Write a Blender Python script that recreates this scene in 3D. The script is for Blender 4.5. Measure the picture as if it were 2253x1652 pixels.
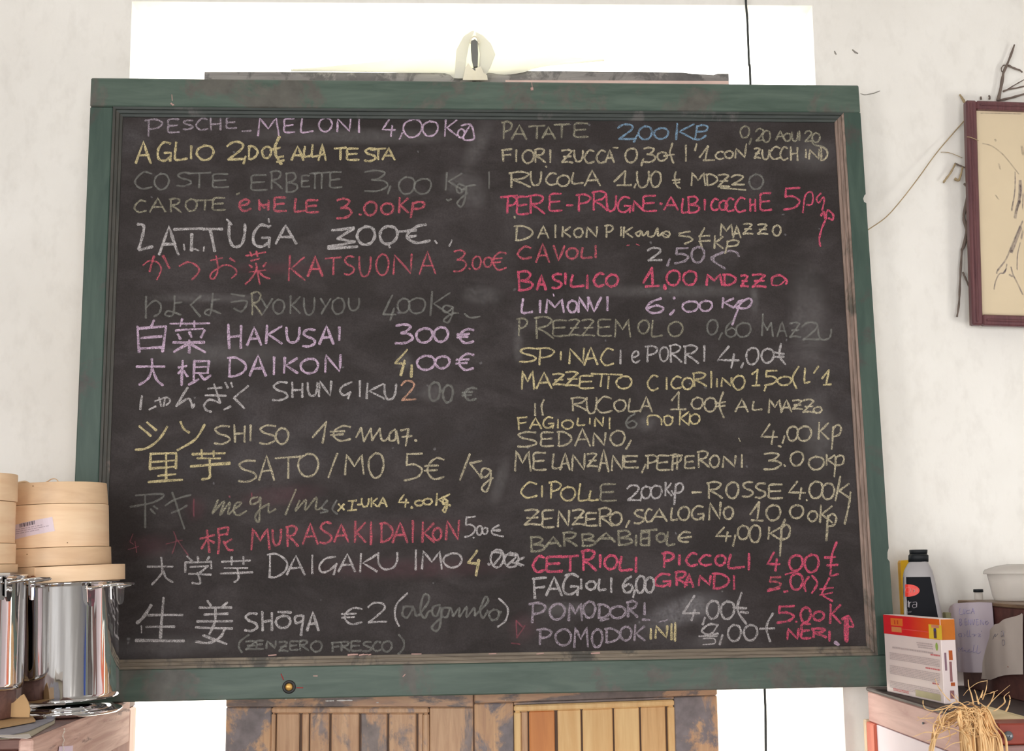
import bpy, math, random
from mathutils import Vector, Matrix
random.seed(7)
R = random.random
for o in list(bpy.data.objects): bpy.data.objects.remove(o)
scene = bpy.context.scene
COL = scene.collection

# ------------------------------------------------------------------ camera
FPX, CX, CY = 2900.0, 1126.5, 826.0
AX = Vector((0.99925172, 0.00473416, -0.03838738))     # world axes seen in camera space
AY = Vector((-0.03731396, -0.14327436, -0.98897934))
AZ = Vector((-0.01018191, 0.98967169, -0.1429905))
CAM = Vector((0, 0, 1.5))
M3 = Matrix((AX, AY, AZ))
cd = bpy.data.cameras.new('camera'); cam = bpy.data.objects.new('camera', cd); COL.objects.link(cam)
cam.matrix_world = Matrix.Translation(CAM) @ M3.to_4x4()
cd.sensor_fit = 'HORIZONTAL'; cd.sensor_width = 36.0
cd.lens = FPX / 2253.0 * 36.0
cd.clip_start = 0.02
scene.camera = cam

# ------------------------------------------------------------------ light, sky, exposure
scene.view_settings.view_transform = 'Standard'
scene.view_settings.look = 'None'
scene.view_settings.gamma = 1.0
scene.view_settings.use_curve_mapping = False
scene.view_settings.exposure = 0.0
w = bpy.data.worlds.new('sky'); scene.world = w; w.use_nodes = True
bg = w.node_tree.nodes['Background']
bg.inputs[0].default_value = (0.86, 0.93, 1.0, 1); bg.inputs[1].default_value = 2.6
sd = bpy.data.lights.new('sun', 'SUN'); sun = bpy.data.objects.new('sun', sd); COL.objects.link(sun)
sd.energy = 11.0; sd.angle = 0.01; sd.color = (1.0, 0.97, 0.9)
sun.rotation_euler = Vector((0.12, 0.62, -0.9)).to_track_quat('-Z', 'Y').to_euler()
def area(name, loc, target, sx, sy, power, col=(1, 1, 1)):
    l = bpy.data.lights.new(name, 'AREA'); l.shape = 'RECTANGLE'; l.size = sx; l.size_y = sy
    l.energy = power; l.color = col
    o = bpy.data.objects.new(name, l); COL.objects.link(o); o.location = loc
    o.rotation_euler = (Vector(target) - Vector(loc)).to_track_quat('-Z', 'Y').to_euler()
    return o
LIGHTS = [
    area('daylight_window_left', (-1.55, -3.45, 1.75), (-1.3, 3.5, 1.6), 1.5, 1.9, 88, (0.98, 0.97, 0.97)),
    area('daylight_window_right', (1.55, -3.45, 1.75), (1.6, 3.5, 1.5), 1.5, 1.9, 75, (1.0, 0.97, 0.94)),
    area('right_side_fill', (3.5, 1.5, .95), (.9, 3.5, .9), 1.2, 1.0, 66, (1.0, 0.985, 0.94)),  # added fill for the lower right wall, no window stands here
    area('left_side_fill', (-3.3, -.9, 1.7), (1.1, 3.3, 1.3), 1.4, 1.7, 100, (1.0, 0.98, 0.96)),  # added fill for left-facing sides, this wall has no window
]

# ------------------------------------------------------------------ geometry helpers
def ray(px, py):
    return M3 @ Vector((px - CX, -(py - CY), -FPX))
def atp(px, py, p0, n):
    d = ray(px, py); t = (p0 - CAM).dot(n) / d.dot(n); return CAM + d * t
def aty(px, py, y): return atp(px, py, Vector((0, y, 0)), Vector((0, 1, 0)))
def atz(px, py, z): return atp(px, py, Vector((0, 0, z)), Vector((0, 0, 1)))
def atx(px, py, x): return atp(px, py, Vector((x, 0, 0)), Vector((1, 0, 0)))

def tag(o, label=None, cat=None, group=None, kind=None):
    if label: o['label'] = label
    if cat: o['category'] = cat
    if group: o['group'] = group
    if kind: o['kind'] = kind
    return o
def empty(name, loc=(0, 0, 0)):
    o = bpy.data.objects.new(name, None); COL.objects.link(o); o.location = loc; o.empty_display_size = 0.05
    return o
def vcurve(pts, n=6, closed=False):
    """Catmull-Rom through points"""
    pts = [Vector(p) for p in pts]
    if len(pts) < 3: return pts
    out = []
    N = len(pts)
    rng = range(N) if closed else range(N - 1)
    for i in rng:
        if closed: p0, p1, p2, p3 = pts[(i-1) % N], pts[i], pts[(i+1) % N], pts[(i+2) % N]
        else: p0, p1, p2, p3 = pts[max(i-1, 0)], pts[i], pts[i+1], pts[min(i+2, N-1)]
        for k in range(n):
            t = k / n
            out.append(0.5 * ((2*p1) + (p2-p0)*t + (2*p0-5*p1+4*p2-p3)*t*t + (-p0+3*p1-3*p2+p3)*t*t*t))
    if not closed: out.append(pts[-1])
    return out
class MB:
    def __init__(s): s.v = []; s.f = []; s.a = []; s.smooth = []
    def add(s, vs, fs, fade=1.0, smooth=False):
        b = len(s.v); s.v += [tuple(x) for x in vs]
        s.a += (list(fade) if isinstance(fade, (list, tuple)) else [fade] * len(vs))
        s.f += [tuple(b + i for i in f) for f in fs]; s.smooth += [smooth] * len(fs)
        return s
    def box(s, lo, hi, frame=None, bev=0.0):
        (x0, y0, z0), (x1, y1, z1) = lo, hi
        if bev <= 0:
            vs = [Vector(p) for p in ((x0,y0,z0),(x1,y0,z0),(x1,y1,z0),(x0,y1,z0),(x0,y0,z1),(x1,y0,z1),(x1,y1,z1),(x0,y1,z1))]
            fs = [(0,3,2,1),(4,5,6,7),(0,1,5,4),(1,2,6,5),(2,3,7,6),(3,0,4,7)]
        else:   # chamfered box: 24 vertices
            b = min(bev, (x1-x0)*.45, (y1-y0)*.45, (z1-z0)*.45)
            vs = []; idx = {}
            for ix, X, sx in ((0,x0,1),(1,x1,-1)):
                for iy, Y, sy in ((0,y0,1),(1,y1,-1)):
                    for iz, Z, sz in ((0,z0,1),(1,z1,-1)):
                        for ax in range(3):
                            p = [X+sx*b, Y+sy*b, Z+sz*b]; p[ax] = (X, Y, Z)[ax]
                            idx[(ix,iy,iz,ax)] = len(vs); vs.append(Vector(p))
            fs = []
            def q(*k): fs.append(tuple(idx[i] for i in k))
            for s_ in (0, 1):
                r = (lambda l: l) if s_ == 0 else (lambda l: l[::-1])
                q(*r([(s_,0,0,0),(s_,0,1,0),(s_,1,1,0),(s_,1,0,0)]))
                q(*r([(0,s_,0,1),(1,s_,0,1),(1,s_,1,1),(0,s_,1,1)]))
                q(*r([(0,0,s_,2),(0,1,s_,2),(1,1,s_,2),(1,0,s_,2)]))
            for i in (0, 1):
                for j in (0, 1):
                    l = [(0,i,j,1),(1,i,j,1),(1,i,j,2),(0,i,j,2)]; q(*(l if (i+j) % 2 else l[::-1]))
                    l = [(i,0,j,0),(i,1,j,0),(i,1,j,2),(i,0,j,2)]; q(*(l[::-1] if (i+j) % 2 else l))
                    l = [(i,j,0,0),(i,j,1,0),(i,j,1,1),(i,j,0,1)]; q(*(l if (i+j) % 2 else l[::-1]))
                    for k in (0, 1):
                        l = [(i,j,k,0),(i,j,k,1),(i,j,k,2)]; q(*(l if (i+j+k) % 2 else l[::-1]))
        if frame is not None: vs = [frame @ p for p in vs]
        return s.add(vs, fs)
    def prism(s, poly, off, smooth=False):
        """closed polygon of 3D points extruded by vector off"""
        n = len(poly); poly = [Vector(p) for p in poly]; off = Vector(off)
        vs = poly + [p + off for p in poly]
        fs = [tuple(range(n)), tuple(range(2*n-1, n-1, -1))]
        fs += [(i, (i+1) % n, n + (i+1) % n, n + i)[::-1] for i in range(n)]
        return s.add(vs, fs, smooth=smooth)
    def tube(s, pts, r, n=6, taper=None, closed=False, flat=1.0, smooth=True):
        pts = [Vector(p) for p in pts]; N = len(pts)
        vs = []; up = Vector((0.13, 0.21, 0.97))
        for i, p in enumerate(pts):
            t = (pts[(i+1) % N] - pts[i-1]) if closed else (pts[min(i+1, N-1)] - pts[max(i-1, 0)])
            if t.length < 1e-9: t = Vector((0, 0, 1))
            t.normalize(); a = t.cross(up)
            if a.length < 1e-3: a = t.cross(Vector((1, 0, 0)))
            a.normalize(); b = a.cross(t)
            rr = r if not callable(r) else r(i / max(1, N-1))
            for k in range(n):
                an = 2*math.pi*k/n; vs.append(p + a*math.cos(an)*rr + b*math.sin(an)*rr*flat)
        fs = []
        for i in range(N if closed else N-1):
            for k in range(n):
                a_, b_ = i*n+k, i*n+(k+1) % n; c_, d_ = ((i+1) % N)*n+(k+1) % n, ((i+1) % N)*n+k
                fs.append((a_, b_, c_, d_)[::-1])
        if not closed: fs += [tuple(range(n)), tuple((N-1)*n + k for k in range(n))[::-1]]
        return s.add(vs, fs, smooth=smooth)
    def lathe(s, prof, n=48, frame=None, a0=0.0, a1=2*math.pi, smooth=True):
        full = abs(a1 - a0 - 2*math.pi) < 1e-6
        m = n if full else n + 1; vs = []
        for r_, z_ in prof:
            for k in range(m):
                an = a0 + (a1-a0)*k/n; p = Vector((r_*math.cos(an), r_*math.sin(an), z_))
                vs.append(frame @ p if frame is not None else p)
        fs = []
        for i in range(len(prof)-1):
            for k in range(n):
                k2 = (k+1) % m
                fs.append((i*m+k, i*m+k2, (i+1)*m+k2, (i+1)*m+k))
        return s.add(vs, fs, smooth=smooth)
    def build(s, name, mat, parent=None, mods=None):
        me = bpy.data.meshes.new(name); me.from_pydata(s.v, [], s.f); me.update()
        if any(a != 1.0 for a in s.a):
            at = me.attributes.new('fade', 'FLOAT', 'POINT')
            at.data.foreach_set('value', s.a)
        me.polygons.foreach_set('use_smooth', s.smooth)
        me.materials.append(mat)
        o = bpy.data.objects.new(name, me); COL.objects.link(o)
        if parent is not None:
            o.parent = parent
            o.matrix_parent_inverse = Matrix.Translation(-parent.location)
        return o

# ------------------------------------------------------------------ materials
def sr(r, g, b):
    f = lambda c: (c/255/12.92) if c/255 <= .04045 else ((c/255+.055)/1.055)**2.4
    return (f(r), f(g), f(b), 1)
MATS = {}
def nodes(name):
    m = bpy.data.materials.new(name); m.use_nodes = True
    nt = m.node_tree; p = nt.nodes['Principled BSDF']
    return m, nt, p
def noise(nt, scale, detail=4, stretch=(1, 1, 1), rough=.55, dist=0.0):
    tc = nt.nodes.new('ShaderNodeTexCoord'); mp = nt.nodes.new('ShaderNodeMapping')
    mp.inputs['Scale'].default_value = stretch
    nz = nt.nodes.new('ShaderNodeTexNoise'); nz.inputs['Scale'].default_value = scale
    nz.inputs['Detail'].default_value = detail; nz.inputs['Roughness'].default_value = rough
    nz.inputs['Distortion'].default_value = dist
    nt.links.new(tc.outputs['Object'], mp.inputs['Vector']); nt.links.new(mp.outputs[0], nz.inputs['Vector'])
    return nz
def ramp(nt, src, stops):
    r = nt.nodes.new('ShaderNodeValToRGB'); e = r.color_ramp.elements
    while len(e) < len(stops): e.new(0.5)
    for i, (p, c) in enumerate(stops):
        e[i].position = p; e[i].color = c if len(c) == 4 else (*c, 1)
    nt.links.new(src, r.inputs[0]); return r
def mixc(nt, fac, a, b):
    m = nt.nodes.new('ShaderNodeMix'); m.data_type = 'RGBA'
    for s_, v in ((m.inputs[0], fac), (m.inputs[6], a), (m.inputs[7], b)):
        if hasattr(v, 'type') and hasattr(v, 'links'): nt.links.new(v, s_)
        else: s_.default_value = v
    return m.outputs[2]
def bump(nt, p, src, strength, dist=0.002):
    b = nt.nodes.new('ShaderNodeBump'); b.inputs['Strength'].default_value = strength; b.inputs['Distance'].default_value = dist
    nt.links.new(src, b.inputs['Height']); nt.links.new(b.outputs[0], p.inputs['Normal'])
def mat_plain(name, col, rough=.6, metal=0, var=.12, scale=12, stretch=(1, 1, 1), bmp=0.0, spec=.5, **kw):
    if name in MATS: return MATS[name]
    m, nt, p = nodes(name)
    nz = noise(nt, scale, 5, stretch)
    c = Vector(col[:3])
    r = ramp(nt, nz.outputs['Fac'], [(.3, tuple(c*(1-var))), (.7, tuple(min(1, x) for x in c*(1+var)))])
    nt.links.new(r.outputs[0], p.inputs['Base Color'])
    p.inputs['Roughness'].default_value = rough; p.inputs['Metallic'].default_value = metal
    p.inputs['Specular IOR Level'].default_value = spec
    if bmp: bump(nt, p, nz.outputs['Fac'], bmp)
    MATS[name] = m; return m
def mat_grain(name, c1, c2, scale=6, stretch=(14, 14, 1), rough=.6, bmp=.25, paint=None, pthr=.5, pscale=7, pstretch=(1, 1, .5), knots=0):
    """wood grain along the low-frequency axis, optional remains of old paint"""
    if name in MATS: return MATS[name]
    m, nt, p = nodes(name)
    nz = noise(nt, scale, 6, stretch, .6, 0.6)
    r = ramp(nt, nz.outputs['Fac'], [(.32, c1), (.5, tuple((Vector(c1)+Vector(c2))/2)), (.68, c2)])
    out = r.outputs[0]
    if paint:
        n2 = noise(nt, pscale, 7, pstretch, .68, .4)
        r2 = ramp(nt, n2.outputs['Fac'], [(pthr-.035, (0, 0, 0, 1)), (pthr+.035, (1, 1, 1, 1))])
        n3 = noise(nt, 30, 4)
        pc = ramp(nt, n3.outputs['Fac'], [(.3, tuple(Vector(paint)*.75)), (.7, tuple(Vector(paint)*1.2))])
        out = mixc(nt, r2.outputs[0], out, pc.outputs[0])
    nt.links.new(out, p.inputs['Base Color'])
    p.inputs['Roughness'].default_value = rough
    bump(nt, p, nz.outputs['Fac'], bmp, .003)
    MATS[name] = m; return m
def mat_chalk(name, col, strength=1.0, grain=520, lo=.34, hi=.62, soft=.55):
    """dry pigment on slate: broken coverage from a fine grain, thin towards the stroke edge"""
    if name in MATS: return MATS[name]
    m, nt, p = nodes(name)
    p.inputs['Base Color'].default_value = col; p.inputs['Roughness'].default_value = .95
    p.inputs['Specular IOR Level'].default_value = .1
    at = nt.nodes.new('ShaderNodeAttribute'); at.attribute_name = 'fade'
    n1 = noise(nt, grain, 2); n2 = noise(nt, 55, 3)
    a = nt.nodes.new('ShaderNodeMapRange'); a.interpolation_type = 'SMOOTHSTEP'
    a.inputs[1].default_value = 0; a.inputs[2].default_value = soft; nt.links.new(at.outputs['Fac'], a.inputs[0])
    b = nt.nodes.new('ShaderNodeMapRange'); b.inputs[1].default_value = lo; b.inputs[2].default_value = hi
    b.inputs[3].default_value = .25; nt.links.new(n1.outputs['Fac'], b.inputs[0])
    c = nt.nodes.new('ShaderNodeMapRange'); c.inputs[1].default_value = .3; c.inputs[2].default_value = .6
    c.inputs[3].default_value = .6; nt.links.new(n2.outputs['Fac'], c.inputs[0])
    def mul(x, y):
        k = nt.nodes.new('ShaderNodeMath'); k.operation = 'MULTIPLY'
        nt.links.new(x, k.inputs[0])
        if isinstance(y, float): k.inputs[1].default_value = y
        else: nt.links.new(y, k.inputs[1])
        return k.outputs[0]
    al = mul(mul(mul(a.outputs[0], b.outputs[0]), c.outputs[0]), float(strength))
    nt.links.new(al, p.inputs['Alpha'])
    MATS[name] = m; return m

def mat_wall():
    m, nt, p = nodes('wall_plaster')
    n1 = noise(nt, 2.2, 6, (1, 1, 1), .6); n2 = noise(nt, 26, 6, (1, 1, .55), .6)
    r = ramp(nt, n1.outputs['Fac'], [(.3, sr(232, 228, 222)), (.7, sr(243, 240, 235))])
    r2 = ramp(nt, n2.outputs['Fac'], [(.25, (.86, .85, .84, 1)), (.5, (1, 1, 1, 1))])
    mm = nt.nodes.new('ShaderNodeMix'); mm.data_type = 'RGBA'; mm.blend_type = 'MULTIPLY'; mm.inputs[0].default_value = .5
    nt.links.new(r.outputs[0], mm.inputs[6]); nt.links.new(r2.outputs[0], mm.inputs[7])
    nt.links.new(mm.outputs[2], p.inputs['Base Color'])
    p.inputs['Roughness'].default_value = .9; p.inputs['Specular IOR Level'].default_value = .2
    bump(nt, p, n2.outputs['Fac'], .35, .004); return m
WALL = mat_wall()
EXT = mat_plain('whitewashed_render', sr(250, 248, 240), .95, var=.02)
PAVE = mat_plain('pale_paving', sr(226, 220, 208), .9, var=.06)
def mat_slate():
    m, nt, p = nodes('slate')
    n1 = noise(nt, 1.6, 6, (1, 1, 1.6), .62, .5); n2 = noise(nt, 5, 7, (1, 1, 1.7), .66, .5); n3 = noise(nt, 240, 2)
    r = ramp(nt, n1.outputs['Fac'], [(.3, sr(42, 37, 36)), (.55, sr(50, 45, 44)), (.8, sr(70, 68, 70))])
    r2 = ramp(nt, n2.outputs['Fac'], [(.45, (0, 0, 0, 1)), (.85, (.22, .22, .22, 1))])
    out = mixc(nt, r2.outputs[0], r.outputs[0], sr(128, 122, 124))
    r3 = ramp(nt, n3.outputs['Fac'], [(.3, (.82, .8, .8, 1)), (.7, (1.15, 1.12, 1.15, 1))])
    mm = nt.nodes.new('ShaderNodeMix'); mm.data_type = 'RGBA'; mm.blend_type = 'MULTIPLY'; mm.inputs[0].default_value = 1
    nt.links.new(out, mm.inputs[6]); nt.links.new(r3.outputs[0], mm.inputs[7])
    nt.links.new(mm.outputs[2], p.inputs['Base Color'])
    p.inputs['Roughness'].default_value = .7; p.inputs['Specular IOR Level'].default_value = .25
    return m
SLATE = mat_slate()
GREEN = mat_grain('green_painted_wood', sr(62, 80, 70), sr(84, 100, 90), 5, (1, 8, 8), .5, .1, paint=sr(88, 86, 80), pthr=.56, pscale=4, pstretch=(1, 1, 1))
GREENV = mat_grain('green_painted_wood_upright', sr(44, 66, 58), sr(62, 82, 72), 5, (8, 8, 1), .5, .1, paint=sr(66, 64, 60), pthr=.6, pscale=4, pstretch=(1, 1, 1))
MOLD = mat_grain('worn_lit_moulding', sr(96, 86, 76), sr(134, 122, 106), 9, (1, 9, 14), .6, .2, paint=sr(76, 72, 66), pthr=.58)  # worn brown, with the light on this upward face put into the colour
MOLDT = mat_grain('shaded_top_moulding', sr(44, 50, 48), sr(62, 68, 64), 9, (1, 9, 14), .6, .2, paint=sr(84, 82, 80), pthr=.62)  # shade under the top rail put into the colour
MOLDV = mat_grain('worn_shaded_moulding_upright', sr(48, 50, 46), sr(74, 70, 64), 9, (14, 9, 1), .6, .2, paint=sr(112, 96, 90), pthr=.62)  # worn wood, darkened for the shade on the left inner edge
MOLDR = mat_grain('worn_lit_moulding_upright', sr(104, 88, 78), sr(158, 134, 122), 14, (16, 9, 1), .6, .2, paint=sr(88, 80, 70), pthr=.58)  # worn wood, lightened for the light its left-facing side catches
# ------------------------------------------------------------------ the room
def struct(name, mb, mat, parent=None):
    o = mb.build(name, mat, parent)
    if parent is None: o['kind'] = 'structure'
    return o
WY = 3.56; WT = 0.10                     # inner face and thickness of the wall with the opening
OX0, OX1, OZ = -.922, 1.012, 3.084       # the opening
LX, RX, BY, CZ = -3.4, 3.6, -3.6, 3.75
wb = MB()
wb.box((LX, WY, 0), (OX0, WY+WT, CZ)); wb.box((OX1, WY, 0), (RX, WY+WT, CZ)); wb.box((OX0, WY, OZ), (OX1, WY+WT, CZ))
wall_front = struct('wall_front', wb, WALL)
CEIL = mat_plain('ceiling_paint', sr(226, 222, 214), .9, var=.03)
FLOOR = mat_plain('stone_floor', sr(150, 146, 142), .6, var=.12, scale=6)
DARKW = mat_plain('side_wall_plaster', sr(190, 190, 188), .9, var=.05)
struct('wall_left', MB().box((LX-.1, BY, 0), (LX, WY+WT, CZ)), DARKW)
struct('wall_right', MB().box((RX, BY, 0), (RX+.1, WY+WT, CZ)), DARKW)
bw = MB()
for x0, x1 in ((LX, -2.35), (-.8, .8), (2.35, RX)): bw.box((x0, BY-.1, 0), (x1, BY, CZ))
for x0, x1 in ((-2.35, -.8), (.8, 2.35)):
    bw.box((x0, BY-.1, 0), (x1, BY, .75)); bw.box((x0, BY-.1, 2.75), (x1, BY, CZ))
struct('wall_back', bw, mat_plain('back_wall_plaster', sr(150, 146, 142), .9, var=.05))
struct('ceiling', MB().box((LX-.1, BY-.1, CZ), (RX+.1, WY+WT, CZ+.25)), CEIL)
struct('floor', MB().box((LX-.1, BY-.1, -.1), (RX+.1, WY+WT, 0)), FLOOR)
BLUEP = mat_plain('blue_door_paint', sr(52, 84, 168), .5, var=.05)
d = MB().box((-.45, BY+.01, 0), (.35, BY+.05, 2.15), bev=.01)
for z0, z1 in ((.15, .95), (1.1, 2.0)): d.box((-.33, BY+.05, z0), (.23, BY+.065, z1), bev=.008)
struct('door_1', d, BLUEP)  # unseen door, added so the steel pots mirror something blue
d = MB().box((RX-.05, -.9, 0), (RX-.002, -.05, 2.1), bev=.01)
for z0, z1 in ((.15, .95), (1.1, 1.95)): d.box((RX-.065, -.78, z0), (RX-.05, -.17, z1), bev=.006)
struct('door_2', d, BLUEP)  # second unseen blue door, added for stripes in the pots' reflections
BRND = mat_plain('brown_door_paint', sr(62, 44, 38), .5, var=.08)
for n_, xx, y0, y1 in ((3, RX-.05, .75, 1.7), (4, RX-.05, -2.6, -1.5), (5, LX+.002, -1.6, -.4)):
    d = MB().box((xx, y0, 0), (xx+.048, y1, 2.3), bev=.01); xi = xx-.012 if xx > 0 else xx+.048
    for z0, z1 in ((.15, .95), (1.1, 2.15)): d.box((xi, y0+.12, z0), (xi+.012, y1-.12, z1), bev=.005)
    struct('door_%d' % n_, d, BRND)  # unseen brown doors, added as dark stripes for the pots to mirror
GRND = mat_plain('green_panel_paint', sr(92, 108, 60), .5, var=.08)
struct('reflection_panel_1', MB().box((RX-.06, .25, 0), (RX-.002, .45, 2.6), bev=.01), GRND)  # unseen green panel, added for the reflections in the pots
WINF = mat_plain('window_paint', sr(225, 225, 220), .5, var=.03)
for n_, x0 in ((1, -2.35), (2, .8)):
    f = MB()
    for a, b in ((x0, x0+.06), (x0+.745, x0+.805), (x0+1.49, x0+1.55)): f.box((a, BY-.08, .75), (b, BY-.02, 2.75))
    for a, b in ((.75, .81), (1.72, 1.77), (2.69, 2.75)): f.box((x0, BY-.08, a), (x0+1.55, BY-.02, b))
    struct('window_%d' % n_, f, WINF)
# courtyard beyond the opening
o = MB().box((-7, WY+WT, -.12), (8, 7.2, -.02)).build('courtyard_paving', PAVE); o['kind'] = 'structure'
o = MB().box((-7, 7.2, -.1), (8, 7.4, 6.6)).build('wall_courtyard', EXT); o['kind'] = 'structure'

# marks on the plaster
STAIN = mat_plain('grey_scuff', sr(150, 146, 138), .9)
for (a, b, c, d_, r_) in ((1836, 112, 1840, 120, 3), (1875, 109, 1888, 118, 3.4), (1908, 208, 1936, 200, 2), (1893, 206, 1910, 208, 1.6)):
    p0, p1 = aty(a, b, WY-.0008), aty(c, d_, WY-.0008)
    mp = (p0+p1)/2 + Vector((0, 0, -.002))
    MB().tube([p0, mp, p1], lambda t, r_=r_: .0006*r_*(1.3-abs(t-.5)), 6, flat=1).build('scuff', STAIN, wall_front)

# ------------------------------------------------------------------ chalkboard
B0 = Vector((0.06405817, 3.4, 1.99181342)); BW, BH = 2.08346242, 1.6198972
rx, ry, rz = -0.03071436, -0.00391429, 0.02638413
BR = Matrix.Rotation(rz, 3, 'Z') @ Matrix.Rotation(rx, 3, 'X') @ Matrix.Rotation(ry, 3, 'Y')
BN = BR @ Vector((0, -1, 0)); BU = BR @ Vector((1, 0, 0)); BV = BR @ Vector((0, 0, 1))
BF = Matrix.Translation(B0) @ BR.to_4x4()        # board frame: x right, y into the wall, z up
REC = 0.016
def bd(px, py, depth=0.0):
    """photo point -> (u, v) on the board plane lying 'depth' behind the frame's face"""
    P = atp(px, py, B0 - BN*depth, BN) - B0
    return P.dot(BU), P.dot(BV)
board = empty('chalkboard', BF @ Vector((0, 0, -BH/2)))
tag(board, 'large black chalkboard price list in a dark green wooden frame', 'chalkboard')
u0, v1 = bd(248, 234); u1, _ = bd(1858, 245)
_, v0 = bd(1000, 1459); u1b, _ = bd(1930, 1440)
u1 = (u1+u1b)/2; u0b, _ = bd(220, 1000); u0 = (u0+u0b)/2
T = .034
def rail(name, lo, hi, m):
    mb = MB(); mb.box((lo[0], 0, lo[1]), (hi[0], T, hi[1]), BF, bev=.003); return mb.build(name, m, board)
rail('frame_rail', (-BW/2, v1), (BW/2, BH/2), GREEN)
rail('frame_rail', (-BW/2, -BH/2), (BW/2, v0), GREEN)
rail('frame_stile', (-BW/2+.0005, v0+.0008), (u0, v1-.0008), GREENV)
# right stile with two chipped notches on its outer edge
st = MB(); xs = BW/2-.0005; poly = [(u1, v0+.0008), (xs, v0+.0008)]
for py, dep in ((1236, 0), (1229, .005), (1215, .004), (1206, 0), (700, 0), (447, 0), (444, .006), (437, .008), (430, .004), (427, 0)):
    _, vv = bd(1930, py); poly.append((xs-dep, vv))
poly += [(xs, v1-.0008), (u1, v1-.0008)]
st.prism([BF @ Vector((a, 0, b)) for a, b in poly], (BR @ Vector((0, T, 0))))
st.build('frame_stile', GREENV, board)
MW = .024
def strip(name, a, b, inn, m):     # two-step sloping moulding from the frame face down to the slate
    mb = MB(); a, b = Vector((a[0], 0, a[1])), Vector((b[0], 0, b[1])); inn = Vector((inn[0], 0, inn[1])); L = (b-a).normalized()
    prof = [(0, .001), (.26, .0015), (.32, .006), (.62, .008), (.70, .0115), (.96, .013), (1, REC+.002)]
    rows = []
    for t, dp in prof:
        off = inn*(MW*t) + Vector((0, dp, 0))
        rows.append((a + off + L*(MW*t), b + off - L*(MW*t)))
    rows.append((rows[-1][0]+Vector((0, .01, 0)), rows[-1][1]+Vector((0, .01, 0))))
    rows.append((a+Vector((0, REC+.012, 0)), b+Vector((0, REC+.012, 0))))
    vs = [BF @ q for r_ in rows for q in r_]
    n = len(rows); fs = [(2*i, 2*i+1, (2*i+3) % (2*n), (2*i+2) % (2*n)) for i in range(n)]
    fs += [tuple(range(0, 2*n, 2))[::-1], tuple(range(1, 2*n, 2))]
    mb.add(vs, fs); return mb.build(name, m, board)
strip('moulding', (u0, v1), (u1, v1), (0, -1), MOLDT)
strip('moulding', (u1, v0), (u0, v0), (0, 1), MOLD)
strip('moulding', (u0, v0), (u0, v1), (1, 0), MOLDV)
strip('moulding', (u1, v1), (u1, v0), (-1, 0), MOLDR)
MB().box((u0+.002, REC, v0+.002), (u1-.002, REC+.010, v1-.002), BF).build('slate', SLATE, board)
PLY = mat_plain('backing_board', sr(120, 96, 70), .8)
MB().box((-BW/2+.01, REC+.0105, -BH/2+.01), (BW/2-.01, T-.002, BH/2-.01), BF).build('backing', PLY, board)
for su in (-1, 1):
    for vv in (-.55, .55):
        c_ = BF @ Vector((su*(BW/2-.022), T, vv)); PX = .014
        bb = MB().box((c_.x-PX, c_.y-.004, c_.z-.05), (c_.x+PX, WY+.002, c_.z+.05)); bb.build('wall_batten', PLY, board)
# screw with dark washer, small paint specks
cu, cv = bd(636, 1511)
fr = BF @ Matrix.Translation(Vector((cu, 0, cv))) @ Matrix.Rotation(math.pi/2, 4, 'X')
BLACK = mat_plain('black_rubber', sr(34, 32, 34), .5)
BRASS = mat_plain('brass', sr(214, 168, 92), .35, .6)
wsh = MB().lathe([(.0165, -.001), (.0165, .002), (.0145, .004), (.010, .004), (.0095, .0015)], 28, fr).build('washer', BLACK, board)
MB().lathe([(.0092, .001), (.0088, .005), (.006, .0072), (.0001, .0078)], 20, fr).build('screw', BRASS, wsh)
REDP = mat_plain('red_pencil', sr(170, 50, 52), .8)
FLECK = mat_plain('pale_fleck', sr(196, 160, 152), .8)
def mark(pts, r, m, name='fleck', dep=-.0004):
    q = []
    for a, b in pts:
        u, v = bd(a, b, dep); q.append(BF @ Vector((u, dep, v)))
    MB().tube(q, r, 6, flat=1).build(name, m, board)
mark([(652, 1513), (667, 1513)], .0014, REDP); mark([(618, 1482), (624, 1496)], .0012, REDP)
mark([(689, 1487), (699, 1487)], .0014, FLECK); mark([(886, 1489), (892, 1483)], .0014, FLECK)
mark([(378, 208), (379, 222)], .0011, FLECK); mark([(376, 227), (380, 231), (383, 230)], .0024, FLECK)
mark([(1170, 181), (1171, 192)], .0009, FLECK); mark([(1170, 193), (1171, 199)], .0042, FLECK)

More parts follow.
